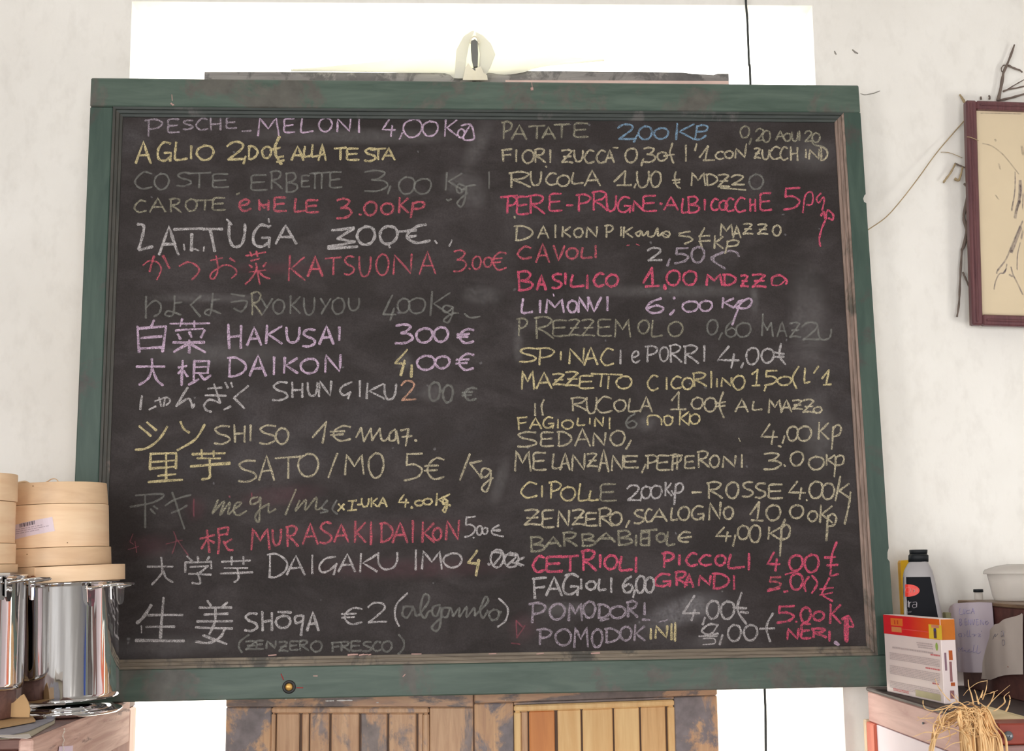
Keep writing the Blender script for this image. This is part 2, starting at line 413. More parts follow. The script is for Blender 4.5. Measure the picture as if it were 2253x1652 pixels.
# ------------------------------------------------------------------ chalk writing
G = {
'A': '0,1 .5,0 1,1|.17,.64 .85,.62', 'B': '.05,0 .1,1|~.02,.03 .6,0 .85,.2 .6,.42 .2,.5 .85,.58 .98,.8 .6,.98 .05,1',
'C': '~.95,.1 .5,0 .08,.4 .05,.72 .4,1 .98,.88', 'D': '.12,0 .1,1|~0,.04 .5,.04 .98,.36 .9,.72 .45,.97 .05,1',
'E': '~.9,.03 .1,.06 .05,.5 .08,.95 .95,.95|.12,.5 .8,.45', 'F': '.12,.05 .17,1|.02,.06 .95,0|.15,.5 .85,.44',
'G': '~.9,.08 .45,0 .06,.4 .1,.85 .5,.97 .85,.8|.5,.58 .95,.56 .9,1', 'H': '.08,0 .12,1|.9,.05 .88,1|.1,.52 .88,.48',
'I': '.5,0 .45,1', 'K': '.12,0 .06,1|.95,.05 .2,.52 .98,1', 'L': '~.15,0 .05,.5 .04,.92 .3,.98 .95,.9',
'M': '.02,1 .1,0 .5,.6 .88,.02 1,1', 'N': '.02,1 .08,.02 .88,.95 .95,.0',
'O': '~.5,0 .1,.25 .03,.65 .35,1 .8,.9 1,.45 .8,.08 .4,.03', 'P': '.22,.05 .18,1|~0,.06 .6,0 1,.2 .75,.48 .25,.58',
'p': '.3,.05 .15,1|~.25,.15 .65,0 1,.12 .85,.4 .3,.48', 'R': '.1,.05 .12,1|~0,.08 .55,0 .9,.15 .65,.42 .2,.52 .55,.7 1,1',
'S': '~.95,.05 .45,.02 .08,.2 .3,.42 .85,.58 .95,.8 .5,.98 .02,.95', 'T': '0,.08 1,0|.52,.05 .5,1',
'U': '~.03,0 .05,.6 .3,1 .75,.92 .95,.5 .97,0', 'V': '0,0 .45,1 1,0', 'Y': '.02,0 .5,.55|.95,.02 .1,1',
'Z': '~.05,.06 .6,.0 .92,.1|.92,.1 .05,.95|~.05,.95 .5,.9 1,.96|.2,.52 .85,.5',
'0': '~.5,0 .12,.22 .03,.62 .3,.98 .75,.92 .99,.5 .85,.1 .42,.02', '1': '.05,.35 .6,0 .55,1|.1,1 1,.98',
'2': '~.03,.22 .35,.0 .8,.04 .88,.28 .5,.65 .08,.97|.08,.97 1,.94', '3': '~.05,.08 .5,0 .88,.12 .6,.38 .3,.46 .8,.5 1,.72 .6,.96 .02,.98',
'4': '.55,0 .02,.62 1,.64|.78,.35 .66,1', '5': '.2,.02 .15,.42|.18,.04 .98,0|~.15,.42 .6,.4 .98,.6 .7,.88 .05,1',
'6': '~.85,.0 .3,.25 .04,.65 .3,.98 .8,.92 .95,.65 .6,.48 .15,.65', 'e': '~.1,.55 .7,.42 .85,.15 .5,.0 .1,.3 .1,.75 .45,1 1,.8',
'E_': '', '€': '~.98,.06 .6,0 .22,.3 .18,.7 .5,1 .98,.88|0,.38 .7,.34|0,.6 .62,.56', ',': '.9,0 .1,1', '.': '.3,.3 .7,.7', '-': '0,.5 1,.4',
'g': '~.85,.1 .3,.0 .1,.25 .4,.4 .85,.15|~.88,.1 .8,.6 .5,1 .15,.85 .5,.6 1,.4', 'n': '~.02,1 .05,.1 .6,.0 .95,.4 .98,1', '(': '~.9,0 .2,.35 .1,.7 .35,1', ')': '~.2,0 .95,.35 .8,.75 .1,1',
}
CROP = {'A': (270, 240, 4.129), 'B': (700, 240, 4.129), 'C': (1080, 240, 4.13), 'D': (1460, 240, 4.13), 'E': (270, 620, 4.129),
        'F': (700, 620, 4.129), 'G': (1100, 620, 4.13), 'H': (1480, 620, 4.13), 'I': (270, 1000, 3.671), 'J': (700, 1000, 3.671),
        'K': (1110, 1000, 3.755), 'L': (1480, 1000, 3.755)}
CH = {
'lilac': sr(210, 184, 208), 'lilacdim': sr(182, 168, 180), 'yellow': sr(212, 197, 152), 'cream': sr(200, 189, 162), 'creamdim': sr(180, 174, 152),
'grey': sr(160, 160, 154), 'white': sr(200, 194, 194), 'red': sr(214, 106, 122), 'reddim': sr(190, 100, 116), 'pink': sr(228, 100, 130), 'blue': sr(140, 172, 200), 'orange': sr(210, 164, 140),
}
STR = {'lilac': 1, 'lilacdim': .8, 'yellow': 1, 'cream': .92, 'creamdim': .66, 'grey': .52, 'white': .9, 'red': .76, 'reddim': .42, 'pink': .88, 'blue': .85, 'orange': .9}
zlift = [0]
def stroke(mb, pts, wpx, curved):
    P = []
    for x, y in pts:
        u, v = bd(x, y, REC-.0004); P.append(Vector((u, v)))
    if curved: P = vcurve(P, 5)
    elif len(P) > 1:
        Q = [P[0]]
        for a, b in zip(P, P[1:]):
            for k in (1, 2, 3): Q.append(a.lerp(b, k/3) + Vector((R()-.5, R()-.5))*.0011*(k != 3))
        P = Q
    # resample ends outward a little for round caps
    W = wpx*.00060*1.24
    d0 = (P[0]-P[1]); d0 = d0.normalized() if d0.length > 1e-9 else Vector((1, 0)); d1 = (P[-1]-P[-2]); d1 = d1.normalized() if d1.length > 1e-9 else Vector((1, 0))
    P = [P[0]+d0*W*.7] + P + [P[-1]+d1*W*.7]
    zlift[0] += 1; dp = REC - .0003 - (zlift[0] % 60)*.000012
    vs = []; fd = []; n = len(P); ph = R()*9
    for i, p in enumerate(P):
        t = P[min(i+1, n-1)]-P[max(i-1, 0)]; t = t.normalized() if t.length > 1e-9 else Vector((1, 0)); nn = Vector((-t.y, t.x))
        ww = W*(1+.18*math.sin(ph+i*1.3)); end = i in (0, n-1)
        for k, fv in ((-1, 0), (-.45, .8), (.45, .8), (1, 0)):
            q = p + nn*ww*k*(.5 if end else 1); vs.append(BF @ Vector((q.x, dp, q.y))); fd.append(0.0 if end else fv + (.2 if fv else 0))
    fs = [(i*4+k, i*4+k+1, i*4+k+5, i*4+k+4) for i in range(n-1) for k in range(3)]
    mb.add(vs, fs, fd)
def parse(s): return [tuple(float(a) for a in q.split(',')) for q in s.split()]
def put_line(label, segs):
    """segs: list of (crop, colour, width, glyph string, custom strokes)"""
    by = {}
    for crop, col, wpx, glyphs, custom in segs:
        ox, oy, s = CROP[crop]; mb = by.setdefault((col, ), MB())
        t = glyphs.split()
        for i in range(0, len(t), 5):
            ch = t[i]; x0, x1, y0, y1 = (float(a) for a in t[i+1:i+5])
            x0, x1, y0, y1 = ox+x0/s, ox+x1/s, oy+y0/s, oy+y1/s
            for st_ in G[ch].split('|'):
                cur = st_[0] == '~'
                pts = [(x0+(x1-x0)*(a+(R()-.5)*.03), y0+(y1-y0)*(b+(R()-.5)*.03)) for a, b in parse(st_.lstrip('~'))]
                stroke(mb, pts, wpx, cur)
        for st_ in custom.split('|'):
            st_ = st_.strip()
            if not st_: continue
            cur = st_[0] == '~'; wp = wpx
            if '*' in st_: st_, k = st_.split('*'); wp = wpx*float(k)
            stroke(mb, [(ox+a/s, oy+b/s) for a, b in parse(st_.lstrip('~'))], wp, cur)
    for (col,), mb in by.items():
        o = mb.build('chalk_lettering', mat_chalk('chalk_'+col, CH[col], STR[col]), board)
        o['label'] = label; o['kind'] = 'stuff'
L = put_line
L('pale lilac chalk line at the top left, PESCHE - MELONI 4,00 Kg', [
 ('A','lilacdim',4,'P 205 360 95 245 E 410 520 90 215 S 545 640 100 185 C 665 775 85 190 H 790 900 80 190 E 940 1040 70 175 - 1085 1165 188 212',''),
 ('A','lilac',4,'M 1225 1420 80 245 E 1465 1565 85 215 L 1615 1735 75 215',''),
 ('B','lilac',4,'O 5 125 75 205 N 170 300 85 205 I 360 385 90 215 4 580 700 95 245 , 735 770 215 275 0 770 945 90 255 0 945 1090 110 245 K 1145 1265 90 245 O 1268 1330 180 260','~1300,150 1385,140 1415,230 1410,275 1330,280 1325,235 1380,150')])
L('yellow chalk line, AGLIO 2,00 € ALLA TESTA', [
 ('A','yellow',5,'A 120 255 295 490 G 315 445 300 475 L 470 590 300 465 I 605 640 335 450 O 670 825 330 460 2 945 1110 300 465 , 1095 1120 430 495 D 1140 1225 335 455 0 1265 1350 340 445 A 1535 1640 340 465 L 1645 1715 340 435 L 1715 1785 325 435 A 1780 1845 320 465',
   '1425,250 1385,330 1390,420 1440,500*1.3|1340,375 1430,350|1395,440 1460,430|1400,480 1465,465'),
 ('B','yellow',5,'T 150 255 350 460 E 260 375 355 465 S 420 525 355 475 T 480 610 360 460 A 585 695 355 460','')])
L('faint grey chalk line, COSTE ERBETTE 3,00 Kg', [
 ('A','grey',4,'C 110 270 570 725 O 285 420 585 730 S 490 625 575 700 T 590 800 575 715 E 815 970 585 715 E 1165 1320 595 740 R 1340 1450 560 725 B 1480 1590 580 755 E 1625 1700 600 710 T 1700 1790 575 720',''),
 ('B','grey',4,'T -40 105 575 720 E 105 220 570 715 3 415 635 555 750 , 630 660 700 770 0 730 880 615 770 0 870 1030 630 770 K 1150 1315 575 735 g 1245 1360 680 885 I 1545 1560 570 720','~1300,740 1360,700 1430,690|~1165,820 1185,830 1210,815')])
L('chalk line in olive then red, CAROTE e MELE 3,00 kg', [
 ('A','creamdim',4,'C 105 215 830 935 A 245 390 810 935 R 425 530 810 935 O 570 675 815 925 T 660 830 825 920 E 815 940 805 920','1035,775 1060,762'),
 ('A','red',5,'e 1055 1165 820 925 H 1230 1335 825 915 E 1375 1490 800 930 L 1560 1650 815 935 E 1665 1785 825 940','1240,850 1290,900'),
 ('B','red',5,'3 165 300 815 995 . 370 395 945 970 0 415 530 840 965 0 570 685 855 955 K 730 820 805 940 p 820 965 840 985','')])
L('thick white chalk line, LATTUGA 3,00 €', [
 ('A','white',6,'A 330 505 1065 1320 U 960 1115 1045 1245 G 1180 1345 1055 1255 A 1390 1575 1055 1225','~135,1045 190,1060 180,1150 145,1275|150,1280 270,1250|465,1093 725,1085|628,1135 625,1285*1.2|730,1090 905,1090|795,1095 835,1290*1.1|555,1225 560,1280*.6|740,1250 735,1290*.6|945,1000 990,1050*.7|1325,995 1330,1030*.6|1280,1060 1345,1060*.6|650,1270 690,1285*.6'),
 ('B','white',6,'0 350 515 1065 1230 0 555 720 1060 1225','125,1100 215,1095|210,1095 325,1075|325,1085 175,1175|175,1175 330,1205|90,1262 355,1250*1.2|335,1205 90,1250|~980,1050 900,1065 815,1130 820,1180 900,1215 1015,1195|735,1112 890,1100|830,1160 890,1150|640,1225 650,1260*.7|1060,1195 1080,1220*.7|1215,1190 1190,1245*.6')])
L('red chalk line in Japanese and Latin letters, KATSUONA 3.00 €', [
 ('A','red',4,'K 1500 1660 1330 1555 A 1680 1810 1335 1520','285,1335 245,1475*1.2|~185,1420 240,1378 320,1395 350,1450 335,1500 310,1550*.8|365,1330 425,1445*1.2|~515,1425 600,1390 680,1430 690,1480 630,1550|~848,1330 865,1440 850,1510 820,1545 795,1525 810,1485 860,1450 930,1415 1010,1440 1035,1490 990,1535*.9|800,1375 905,1352*.8|975,1355 1020,1385|1120,1332 1300,1300|1155,1295 1175,1338|1215,1290 1225,1340|1165,1378 1240,1360|1150,1415 1175,1440|1210,1400 1220,1440|1305,1395 1275,1430|1150,1480 1300,1462*.7|1215,1440 1245,1590|~1215,1460 1175,1530 1115,1590|~1230,1470 1280,1520 1335,1540'),
 ('B','red',4,'A -90 40 1335 1520 T 65 210 1345 1505 S 235 330 1335 1505 U 370 480 1340 1515 O 525 640 1315 1505 N 680 860 1320 1500 A 920 1065 1295 1495 3 1230 1345 1280 1475 . 1365 1385 1440 1460 0 1400 1480 1335 1455 0 1505 1580 1345 1435 € 1570 1710 1300 1460','')])
L('dim grey chalk line in hiragana, RYOKUYOU 400 Kg', [
 ('E','grey',4,'','~215,130 210,200 210,330|~215,230 290,170 345,210 335,280 285,315|~472,130 460,290 410,310 385,290 420,265 530,300|470,192 535,185|710,125 615,210|615,210 705,315|~820,105 800,280 770,300 745,275 790,250 890,290|820,165 875,158|985,110 1105,130|~985,185 1100,170 1130,190 1105,245 1070,270 1010,240'),
 ('E','creamdim',4,'R 1165 1265 90 300',''),
 ('E','grey',4,'Y 1255 1365 150 300 O 1365 1470 160 290 K 1515 1615 130 285 U 1645 1745 145 300',''),
 ('F','grey',4,'Y 20 120 150 290 O 125 240 145 290 U 275 375 150 260 0 720 830 150 280 0 820 975 145 285 K 1010 1210 90 305 g 1120 1240 215 370','675,120 590,295|590,295 705,298|690,240 655,350|~1200,300 1240,285 1275,285|~1330,290 1380,325 1470,315')])
L('thick lilac chalk line, 白菜 HAKUSAI 300 €', [
 ('E','lilac',5.4,'H 950 1090 390 605 A 1130 1260 415 575 K 1295 1450 395 560 U 1485 1610 415 550 S 1635 1750 430 590','285,350 260,402|135,405 150,640|135,425 395,405|395,405 362,635|165,510 355,495|165,605 360,595|430,380 790,375*.7|540,335 520,405*.8|650,355 650,410*.8|480,442 730,425*.8|500,475 525,520|605,455 625,500|745,440 710,505|460,550 740,550*1.2|605,530 605,645|600,560 465,635|625,570 750,640'),
 ('F','lilac',5.4,'A 10 140 400 565 I 170 215 410 530 3 700 860 385 560 0 890 1040 420 550 0 1050 1180 410 545 € 1265 1415 430 555','')])
L('lilac chalk line, 大根 DAIKON 4,00 €', [
 ('E','lilac',5,'D 955 1120 685 860 A 1155 1300 665 855 I 1360 1390 680 840 K 1455 1590 685 830 O 1615 1775 695 830','125,770 380,770|~265,700 265,790 230,880 150,935|~270,790 310,890 365,940|545,715 535,940|505,778 580,765|540,790 505,832|555,810 590,860|650,720 645,895|650,720 785,720|785,720 770,830|655,775 770,772*.7|655,830 780,828*.7|700,840 742,890|742,890 800,850|600,935 690,885'),
 ('F','lilac',5,'N 60 215 665 820 0 895 1060 670 800 0 1060 1195 675 785 € 1255 1415 655 800',''),
 ('F','yellow',4.5,'','810,615 700,740|700,740 790,745|785,715 750,850*1.2|850,755 845,865*1.2')])
L('white chalk line in hiragana, SHUNGIKU 2,00 €', [
 ('E','white',4.5,'S 1360 1500 910 1080 H 1530 1645 915 1050 U 1680 1770 915 1035','175,1035 160,1160|240,1160 300,1130|~290,1085 400,1050 430,1085 395,1120*.8|330,1050 350,1130*.8|385,1050 370,1130*.8|590,960 485,1130|~485,1130 590,1060 620,1090 635,1145 650,1110|775,970 900,960|750,1030 938,1035|830,930 885,1100|~885,1100 790,1070 740,1120 760,1165 805,1180|920,1160 980,1130|930,915 955,965|985,915 997,955|1140,945 1010,1055|1010,1055 1105,1150'),
 ('F','white',4.5,'N 5 125 900 1040 I 355 405 900 1040 K 430 605 920 1060 U 600 710 930 1065','~305,910 220,950 200,1000 240,1030 295,1000|295,1005 270,1060'),
 ('F','orange',4.2,'2 750 885 900 1080',''),
 ('F','grey',4.8,'0 1005 1110 910 1080 0 1130 1225 935 1095 € 1310 1440 965 1075','')])
L('cream chalk line in katakana, SHISO 1€', [
 ('E','yellow',4.8,'','150,1310 255,1400|220,1275 305,1350|~405,1315 330,1430 220,1510 115,1525|~525,1270 555,1335 605,1370|~745,1295 660,1430 495,1530'),
 ('E','cream',4.2,'S 830 975 1305 1475 H 1005 1120 1300 1455 I 1145 1180 1300 1445 S 1240 1395 1300 1475 O 1390 1505 1325 1470','1725,1415 1850,1270|1850,1270 1815,1465'),
 ('F','cream',4.2,'€ 110 300 1310 1445','345,1415 390,1325|390,1325 415,1450|415,1450 480,1330|480,1330 490,1440|490,1440 560,1330|~560,1330 575,1430 610,1440 650,1400|~700,1340 650,1380 650,1440 700,1430 710,1350 730,1470|750,1350 820,1335|820,1335 795,1490|760,1410 850,1400|885,1435 893,1445*1.4')])
L('cream chalk line, 里芋 SATOIMO 5€/Kg', [
 ('I','yellow',5,'','225,-10 222,122|225,-5 432,-12|432,-12 430,112|350,-15 350,212|225,60 430,45*.8|222,112 430,98|285,172 428,157*.8|208,222 482,203|560,-3 826,-12|636,-39 640,19*.8|733,-31 735,15*.8|600,30 790,30*.8|550,95 865,70*1.2|~703,38 703,120 700,185 640,200'),
 ('I','cream',4.2,'S 930 1080 45 220 A 1100 1225 5 205 T 1230 1440 15 190 O 1415 1580 -10 175',''),
 ('J','cream',4.2,'M 215 370 0 160 O 405 530 -15 185 5 690 845 -10 210 € 860 1020 30 200 g 1305 1410 110 300','155,-10 82,185|1225,-5 1145,205|1320,50 1225,68|1225,68 1320,190')])
L('chalk line with script letters, NEGI and IUKA 4,00 kg', [
 ('I','grey',4,'','~105,330 330,320 250,385 60,422|180,330 182,590|225,440 262,478|250,415 282,440|400,305 500,600|~345,410 430,360 550,325|~395,470 460,445 520,410'),
 ('I','creamdim',4,'','~770,365 725,475|~725,475 820,375 785,490 865,385 850,480 900,440|~900,440 960,395 920,390 895,450 930,490 1000,455|~1090,345 1040,355 1035,400 1090,385 1115,345 1105,470 1100,545 1070,510 1100,450 1180,395|~1180,395 1180,465 1235,440|1400,280 1315,485|~1430,370 1395,455 1480,365 1475,450 1565,345 1560,440 1610,430'),
 ('I','reddim',3,'','575,360 575,500*.9|860,335 866,345|1040,310 1042,340'),
 ('J','grey',4,'','~75,370 30,430 80,455 20,470|~150,370 115,440 155,480'),
 ('J','yellow',4,'U 350 410 355 420 K 425 480 350 420 A 490 555 345 420 4 650 730 325 425 0 780 850 370 412 0 850 920 355 405 K 945 1070 315 410 g 1000 1050 360 465','165,400 210,445|210,400 160,455|245,375 310,370|278,375 270,448|240,452 310,445|318,403 345,403|752,425 760,430*1.4')])
L('red chalk line, 大根 MURASAKI DAIKON 5,00 €', [
 ('I','reddim',3.2,'','85,640 58,705 85,722*.6|45,765 130,742*.6|100,700 112,790*.6|~410,620 432,690 400,800*.8|350,722 480,690*.6|440,690 530,815*.8'),
 ('I','red',4.6,'M 1035 1185 595 765 U 1210 1280 605 730 R 1320 1415 575 740 A 1455 1575 555 725','680,610 700,790|625,680 740,650|680,682 637,760|700,690 740,712|~770,602 850,590 840,650|~770,612 780,700 770,800|780,650 842,640|~815,700 850,765 890,772|880,685 820,717'),
 ('J','red',4.6,'S 15 110 545 720 A 130 245 565 705 K 290 385 540 705 I 415 440 545 725 D 500 605 550 705 A 600 720 550 710 I 755 775 535 705 K 835 940 545 710 O 925 995 590 690 N 1030 1145 530 690',''),
 ('J','white',3.8,'5 1180 1270 500 665 . 1250 1262 665 675 0 1280 1325 575 650 0 1325 1370 590 640','~1460,570 1410,600 1410,640 1495,662|1415,610 1470,612*1.4')])
L('white chalk line, 大学芋 DAIGAKU IMO 4,00', [
 ('I','white',4.2,'D 1170 1330 800 990 A 1325 1470 815 970 I 1515 1550 810 960','200,905 405,905|~310,830 320,935 300,980 235,1050|~330,940 350,995 405,1030|520,820 562,862|605,825 610,862|700,825 680,855|505,950 505,870|505,870 715,865|715,865 715,920|545,908 690,900|690,900 620,955|535,962 715,970|~600,955 622,1000 620,1042 560,1035|800,865 1030,855|880,825 880,890|975,825 975,885|820,915 1010,915*.8|790,960 1050,950|~925,915 935,1000 900,1030'),
 ('J','white',4.2,'A 165 300 800 945 K 330 480 800 945 U 480 645 790 925 I 765 815 770 930 M 835 1000 780 925 O 1010 1160 795 910 0 1390 1500 765 910 0 1500 1620 790 910','~140,825 60,840 10,900 30,950 90,935 150,880|150,880 125,970|1375,880 1382,890*1.4|~1400,790 1480,800 1420,890|~1510,810 1600,820 1530,890|1560,865 1640,898|~1665,830 1600,865 1660,895'),
 ('J','yellow',5,'','1285,775 1210,875|1210,875 1300,880|1297,850 1275,975*1.2')])
L('thick white chalk line, 生姜 SHŌGA €2', [
 ('I','white',5,'S 985 1090 1280 1425 H 1120 1215 1270 1420 O 1235 1355 1300 1400 A 1490 1580 1270 1420','~230,1215 170,1310 115,1360*1.3|150,1380 152,1440*.5|330,1155 305,1480*1.1|205,1297 485,1295|190,1392 420,1390|105,1500 495,1505*1.2|685,1180 712,1222|845,1195 805,1225|620,1235 880,1235|660,1292 850,1285|600,1347 885,1345|590,1395 885,1405|~750,1240 745,1350 700,1450|650,1460 840,1530|~820,1415 790,1470 700,1520 590,1510|1255,1270 1360,1275|~1450,1300 1395,1310 1400,1360 1450,1345|1460,1300 1440,1460'),
 ('J','white',4,'€ 190 355 1240 1370 2 395 555 1200 1360 ( 610 735 1115 1385 ) 1440 1535 1160 1390',''),
 ('J','grey',4.4,'O 1380 1460 1250 1335','~770,1230 700,1230 680,1290 720,1315 770,1240 790,1300 820,1290|~820,1290 890,1190 890,1135 850,1140 825,1260 860,1320 890,1270 925,1260|~985,1215 930,1230 925,1290 960,1300 990,1230 985,1380 950,1425 920,1390 1000,1310|~1070,1240 1010,1240 1000,1300 1040,1310 1070,1240 1090,1305|~1090,1305 1140,1240 1140,1310 1200,1230 1200,1310 1260,1240 1265,1300|~1265,1300 1370,1190 1350,1150 1310,1250 1330,1320 1370,1260|~1455,1265 1470,1275 1480,1268'),
 ('J','reddim',3,'','1600,1340 1605,1480|1605,1480 1670,1380|1600,1340 1650,1390|1560,1522 1630,1532')])
L('small grey chalk line, (ZENZERO FRESCO)', [
 ('I','grey',4,'( 930 1030 1455 1600 Z 990 1080 1505 1575 E 1080 1140 1500 1570 N 1160 1240 1505 1565 Z 1260 1335 1510 1590 E 1350 1420 1505 1580 R 1425 1500 1500 1580 O 1520 1610 1505 1590',''),
 ('J','grey',4,'F 105 180 1515 1590 R 180 255 1510 1585 E 265 350 1505 1585 S 360 430 1510 1590 C 440 510 1510 1585 O 515 595 1505 1590 ) 640 695 1455 1610','')])
L('chalk line in olive and blue, PATATE 2,00 kg', [
 ('C','creamdim',4.4,'P 100 190 115 270 A 190 325 145 275 T 345 490 150 270 A 465 585 160 270 T 575 710 135 260 E 755 890 125 255',''),
 ('C','blue',4.4,'2 1150 1305 140 275 , 1295 1335 235 300 0 1340 1465 155 275 0 1480 1615 170 270',''),
 ('D','blue',4.4,'K 105 285 130 275 p 265 400 145 275','~265,270 330,275 385,240'),
 ('D','creamdim',4,'0 695 780 155 260 , 775 800 265 320 2 835 915 180 290 0 900 970 195 300 A 1020 1100 195 280 O 1090 1155 220 290 U 1165 1220 210 290 I 1225 1245 200 285 2 1280 1350 200 295 O 1350 1420 215 300','~1340,280 1370,325 1440,340 1485,370')])
L('cream chalk line, FIORI ZUCCA 0,30 € CON ZUCCHINI', [
 ('C','cream',4.4,'F 95 195 365 475 I 215 250 370 475 O 285 390 370 490 R 395 495 360 485 I 530 550 370 485 Z 640 745 370 490 U 755 840 375 475 C 850 940 375 490 C 960 1045 375 490 A 1040 1120 370 485 0 1220 1330 355 485 , 1365 1390 450 515 3 1385 1495 350 485 0 1510 1600 390 470','1110,350 1155,352*.8|500,520 505,527'),
 ('D','cream',4.2,'I 195 210 325 475 C 470 550 385 455 O 555 630 380 445 N 650 750 360 445 Z 820 880 355 450 U 895 960 370 455 C 965 1060 345 455 C 1060 1130 345 460 H 1150 1225 345 465 I 1285 1300 365 440 N 1320 1420 365 455 D 1425 1490 345 465','80,310 55,400|55,400 90,490|0,425 95,412|300,315 285,378|325,440 405,335|405,335 380,455|360,465 462,463|752,315 748,350*.7')])
L('cream chalk line, RUCOLA 1,00 € MAZZO', [
 ('C','cream',4.4,'R 165 360 570 710 U 360 460 570 690 C 500 600 580 690 O 600 715 600 700 L 735 845 580 680 A 850 995 560 695 , 1300 1320 680 715 U 1325 1440 565 710 0 1450 1545 565 710','1120,660 1222,560|1222,560 1215,680|1145,692 1278,690'),
 ('D','cream',4.2,'M 250 380 580 695 D 385 490 590 690 Z 490 600 595 710 2 610 735 600 690','~112,570 100,620 115,690 150,720|80,645 150,640|90,672 145,665|520,715 745,735'),
 ('D','grey',4.2,'O 775 905 590 725','')])
L('bright red chalk line, PERE-PRUGNE-ALBICOCCHE 5,00 kg', [
 ('C','pink',4.6,'P 130 235 790 945 E 235 350 790 960 R 345 490 780 950 E 530 650 765 930 - 690 745 872 878 P 775 905 775 925 R 920 1060 745 920 U 1050 1140 790 925 G 1150 1275 800 940 N 1290 1395 830 925 E 1380 1510 785 930','90,800 240,785|1540,860 1550,864*1.4'),
 ('D','pink',4.6,'A 5 130 800 915 L 165 240 815 945 B 220 325 795 940 I 365 385 820 915 C 430 500 815 920 O 505 580 830 915 C 560 640 810 930 C 650 745 805 935 H 780 840 815 925 E 875 985 760 925 5 1085 1240 715 915','~1265,940 1290,780 1350,760 1350,860 1300,870*.8|~1430,765 1390,810 1410,850 1450,800 1460,830 1440,920*.8|~1430,970 1455,930 1470,1000 1490,920 1540,960 1535,1005 1500,990|~1480,990 1440,1080 1415,1180 1425,1245*.9')])
L('cream chalk line, DAIKON PICCOLO 5 € MAZZO', [
 ('C','cream',4.2,'D 215 380 1060 1190 A 425 525 1065 1170 I 575 600 1055 1165 K 645 725 1065 1160 O 755 835 1080 1165 N 865 970 1070 1165 P 1035 1110 1055 1165 I 1175 1190 1070 1150 K 1200 1290 1070 1165 O 1560 1625 1110 1165','~1360,1105 1315,1130 1345,1155 1370,1110 1385,1150 1430,1110 1430,1155 1480,1150 1515,1080 1520,1155 1560,1120|215,975 218,990'),
 ('D','cream',4.2,'K 455 545 1150 1265 p 540 680 1190 1310 M 515 630 1045 1150 A 630 700 1060 1170 Z 720 810 1040 1140 Z 850 945 1045 1140 O 990 1065 1055 1150','0,1130 50,1150*.6|240,1112 140,1130|140,1148 235,1160|~235,1160 262,1190 190,1225|~372,1080 330,1170 350,1260|320,1155 420,1150|320,1202 425,1195')])
L('chalk line in red and white, CAVOLI 2,50 €', [
 ('C','red',4.8,'C 245 370 1250 1360 A 410 530 1225 1390 V 570 670 1240 1375 O 685 790 1260 1360 L 820 925 1260 1355 I 940 965 1240 1350','1235,1240 1260,1235*.5|1320,1225 1350,1240*.5'),
 ('C','white',4.6,'2 1420 1555 1260 1380',''),
 ('D','lilacdim',5,', 30 60 1360 1425 5 95 225 1260 1400 0 250 370 1250 1395','~685,1340 660,1300 590,1290 500,1320 430,1355 480,1400 560,1450*.9|~540,1300 470,1330 450,1370')])
L('vivid pink chalk line, BASILICO 1,00 MAZZO', [
 ('C','pink',5.4,'B 245 380 1475 1645 A 420 500 1510 1640 S 555 645 1495 1630 I 670 685 1490 1590 L 725 850 1510 1615 I 865 890 1510 1630 C 935 1030 1490 1610 O 1045 1155 1500 1610 . 1575 1595 1600 1635','1385,1580 1465,1440|1465,1440 1470,1590|1405,1612 1525,1607|1580,1600 1582,1635*1.3'),
 ('D','pink',5,'0 25 150 1465 1600 0 175 300 1470 1600 M 385 530 1500 1600 D 540 655 1500 1600 Z 700 770 1510 1615 Z 800 930 1500 1620','~985,1590 990,1530 1060,1510 1120,1560 1110,1590|~985,1600 1050,1600 1100,1560*.6')])
L('lilac chalk line, LIMONI 6,00 kg', [
 ('G','lilac',5,'L 195 300 155 285 I 350 380 170 280 M 415 580 160 280 O 615 700 170 275 N 710 810 140 275 V 800 920 140 270 I 950 1005 135 260 6 1325 1490 150 285 , 1540 1590 255 300','1578,148 1588,150*1.2|485,110 490,130*.6'),
 ('H','lilac',4.6,'0 85 235 175 270 0 240 360 170 265 K 445 560 145 235','~560,230 600,180 640,170 580,240|620,180 542,390|~620,190 690,150 720,180 680,235 600,240')])
L('dim chalk line, PREZZEMOLO 0,60 MAZZO', [
 ('G','creamdim',4,'P 155 250 330 490 R 315 485 315 515 E 480 620 345 495 Z 620 730 340 495 Z 740 860 340 495 E 890 1020 340 495 M 1040 1185 340 500 O 1255 1355 345 470 L 1375 1480 350 500 O 1525 1660 360 495',''),
 ('H','grey',4,'0 310 410 340 480 , 415 455 460 525 6 475 580 345 500 0 575 710 370 500 A 950 1035 365 495 Z 1060 1160 370 510 2 1170 1330 370 530 U 1320 1445 430 525','820,290 810,490|820,370 860,440|860,440 895,370|895,370 910,495')])
L('cream and white chalk line, SPINACI e PORRI 4,00 €', [
 ('G','yellow',4,'S 175 330 600 730 P 330 495 600 755 I 540 565 635 710 N 625 770 605 745 A 765 885 595 755 C 915 1035 605 760',''),
 ('G','white',4,'I 1085 1105 620 745 e 1195 1270 630 735 P 1320 1430 580 725 O 1450 1530 590 720 R 1540 1650 570 730',''),
 ('H','white',4.4,'R 100 235 575 740 I 275 300 580 720 4 405 600 585 785 , 620 645 735 780 0 665 780 595 750 0 805 920 605 735','~985,560 970,670 1025,750|925,640 1012,655|925,680 1012,680')])
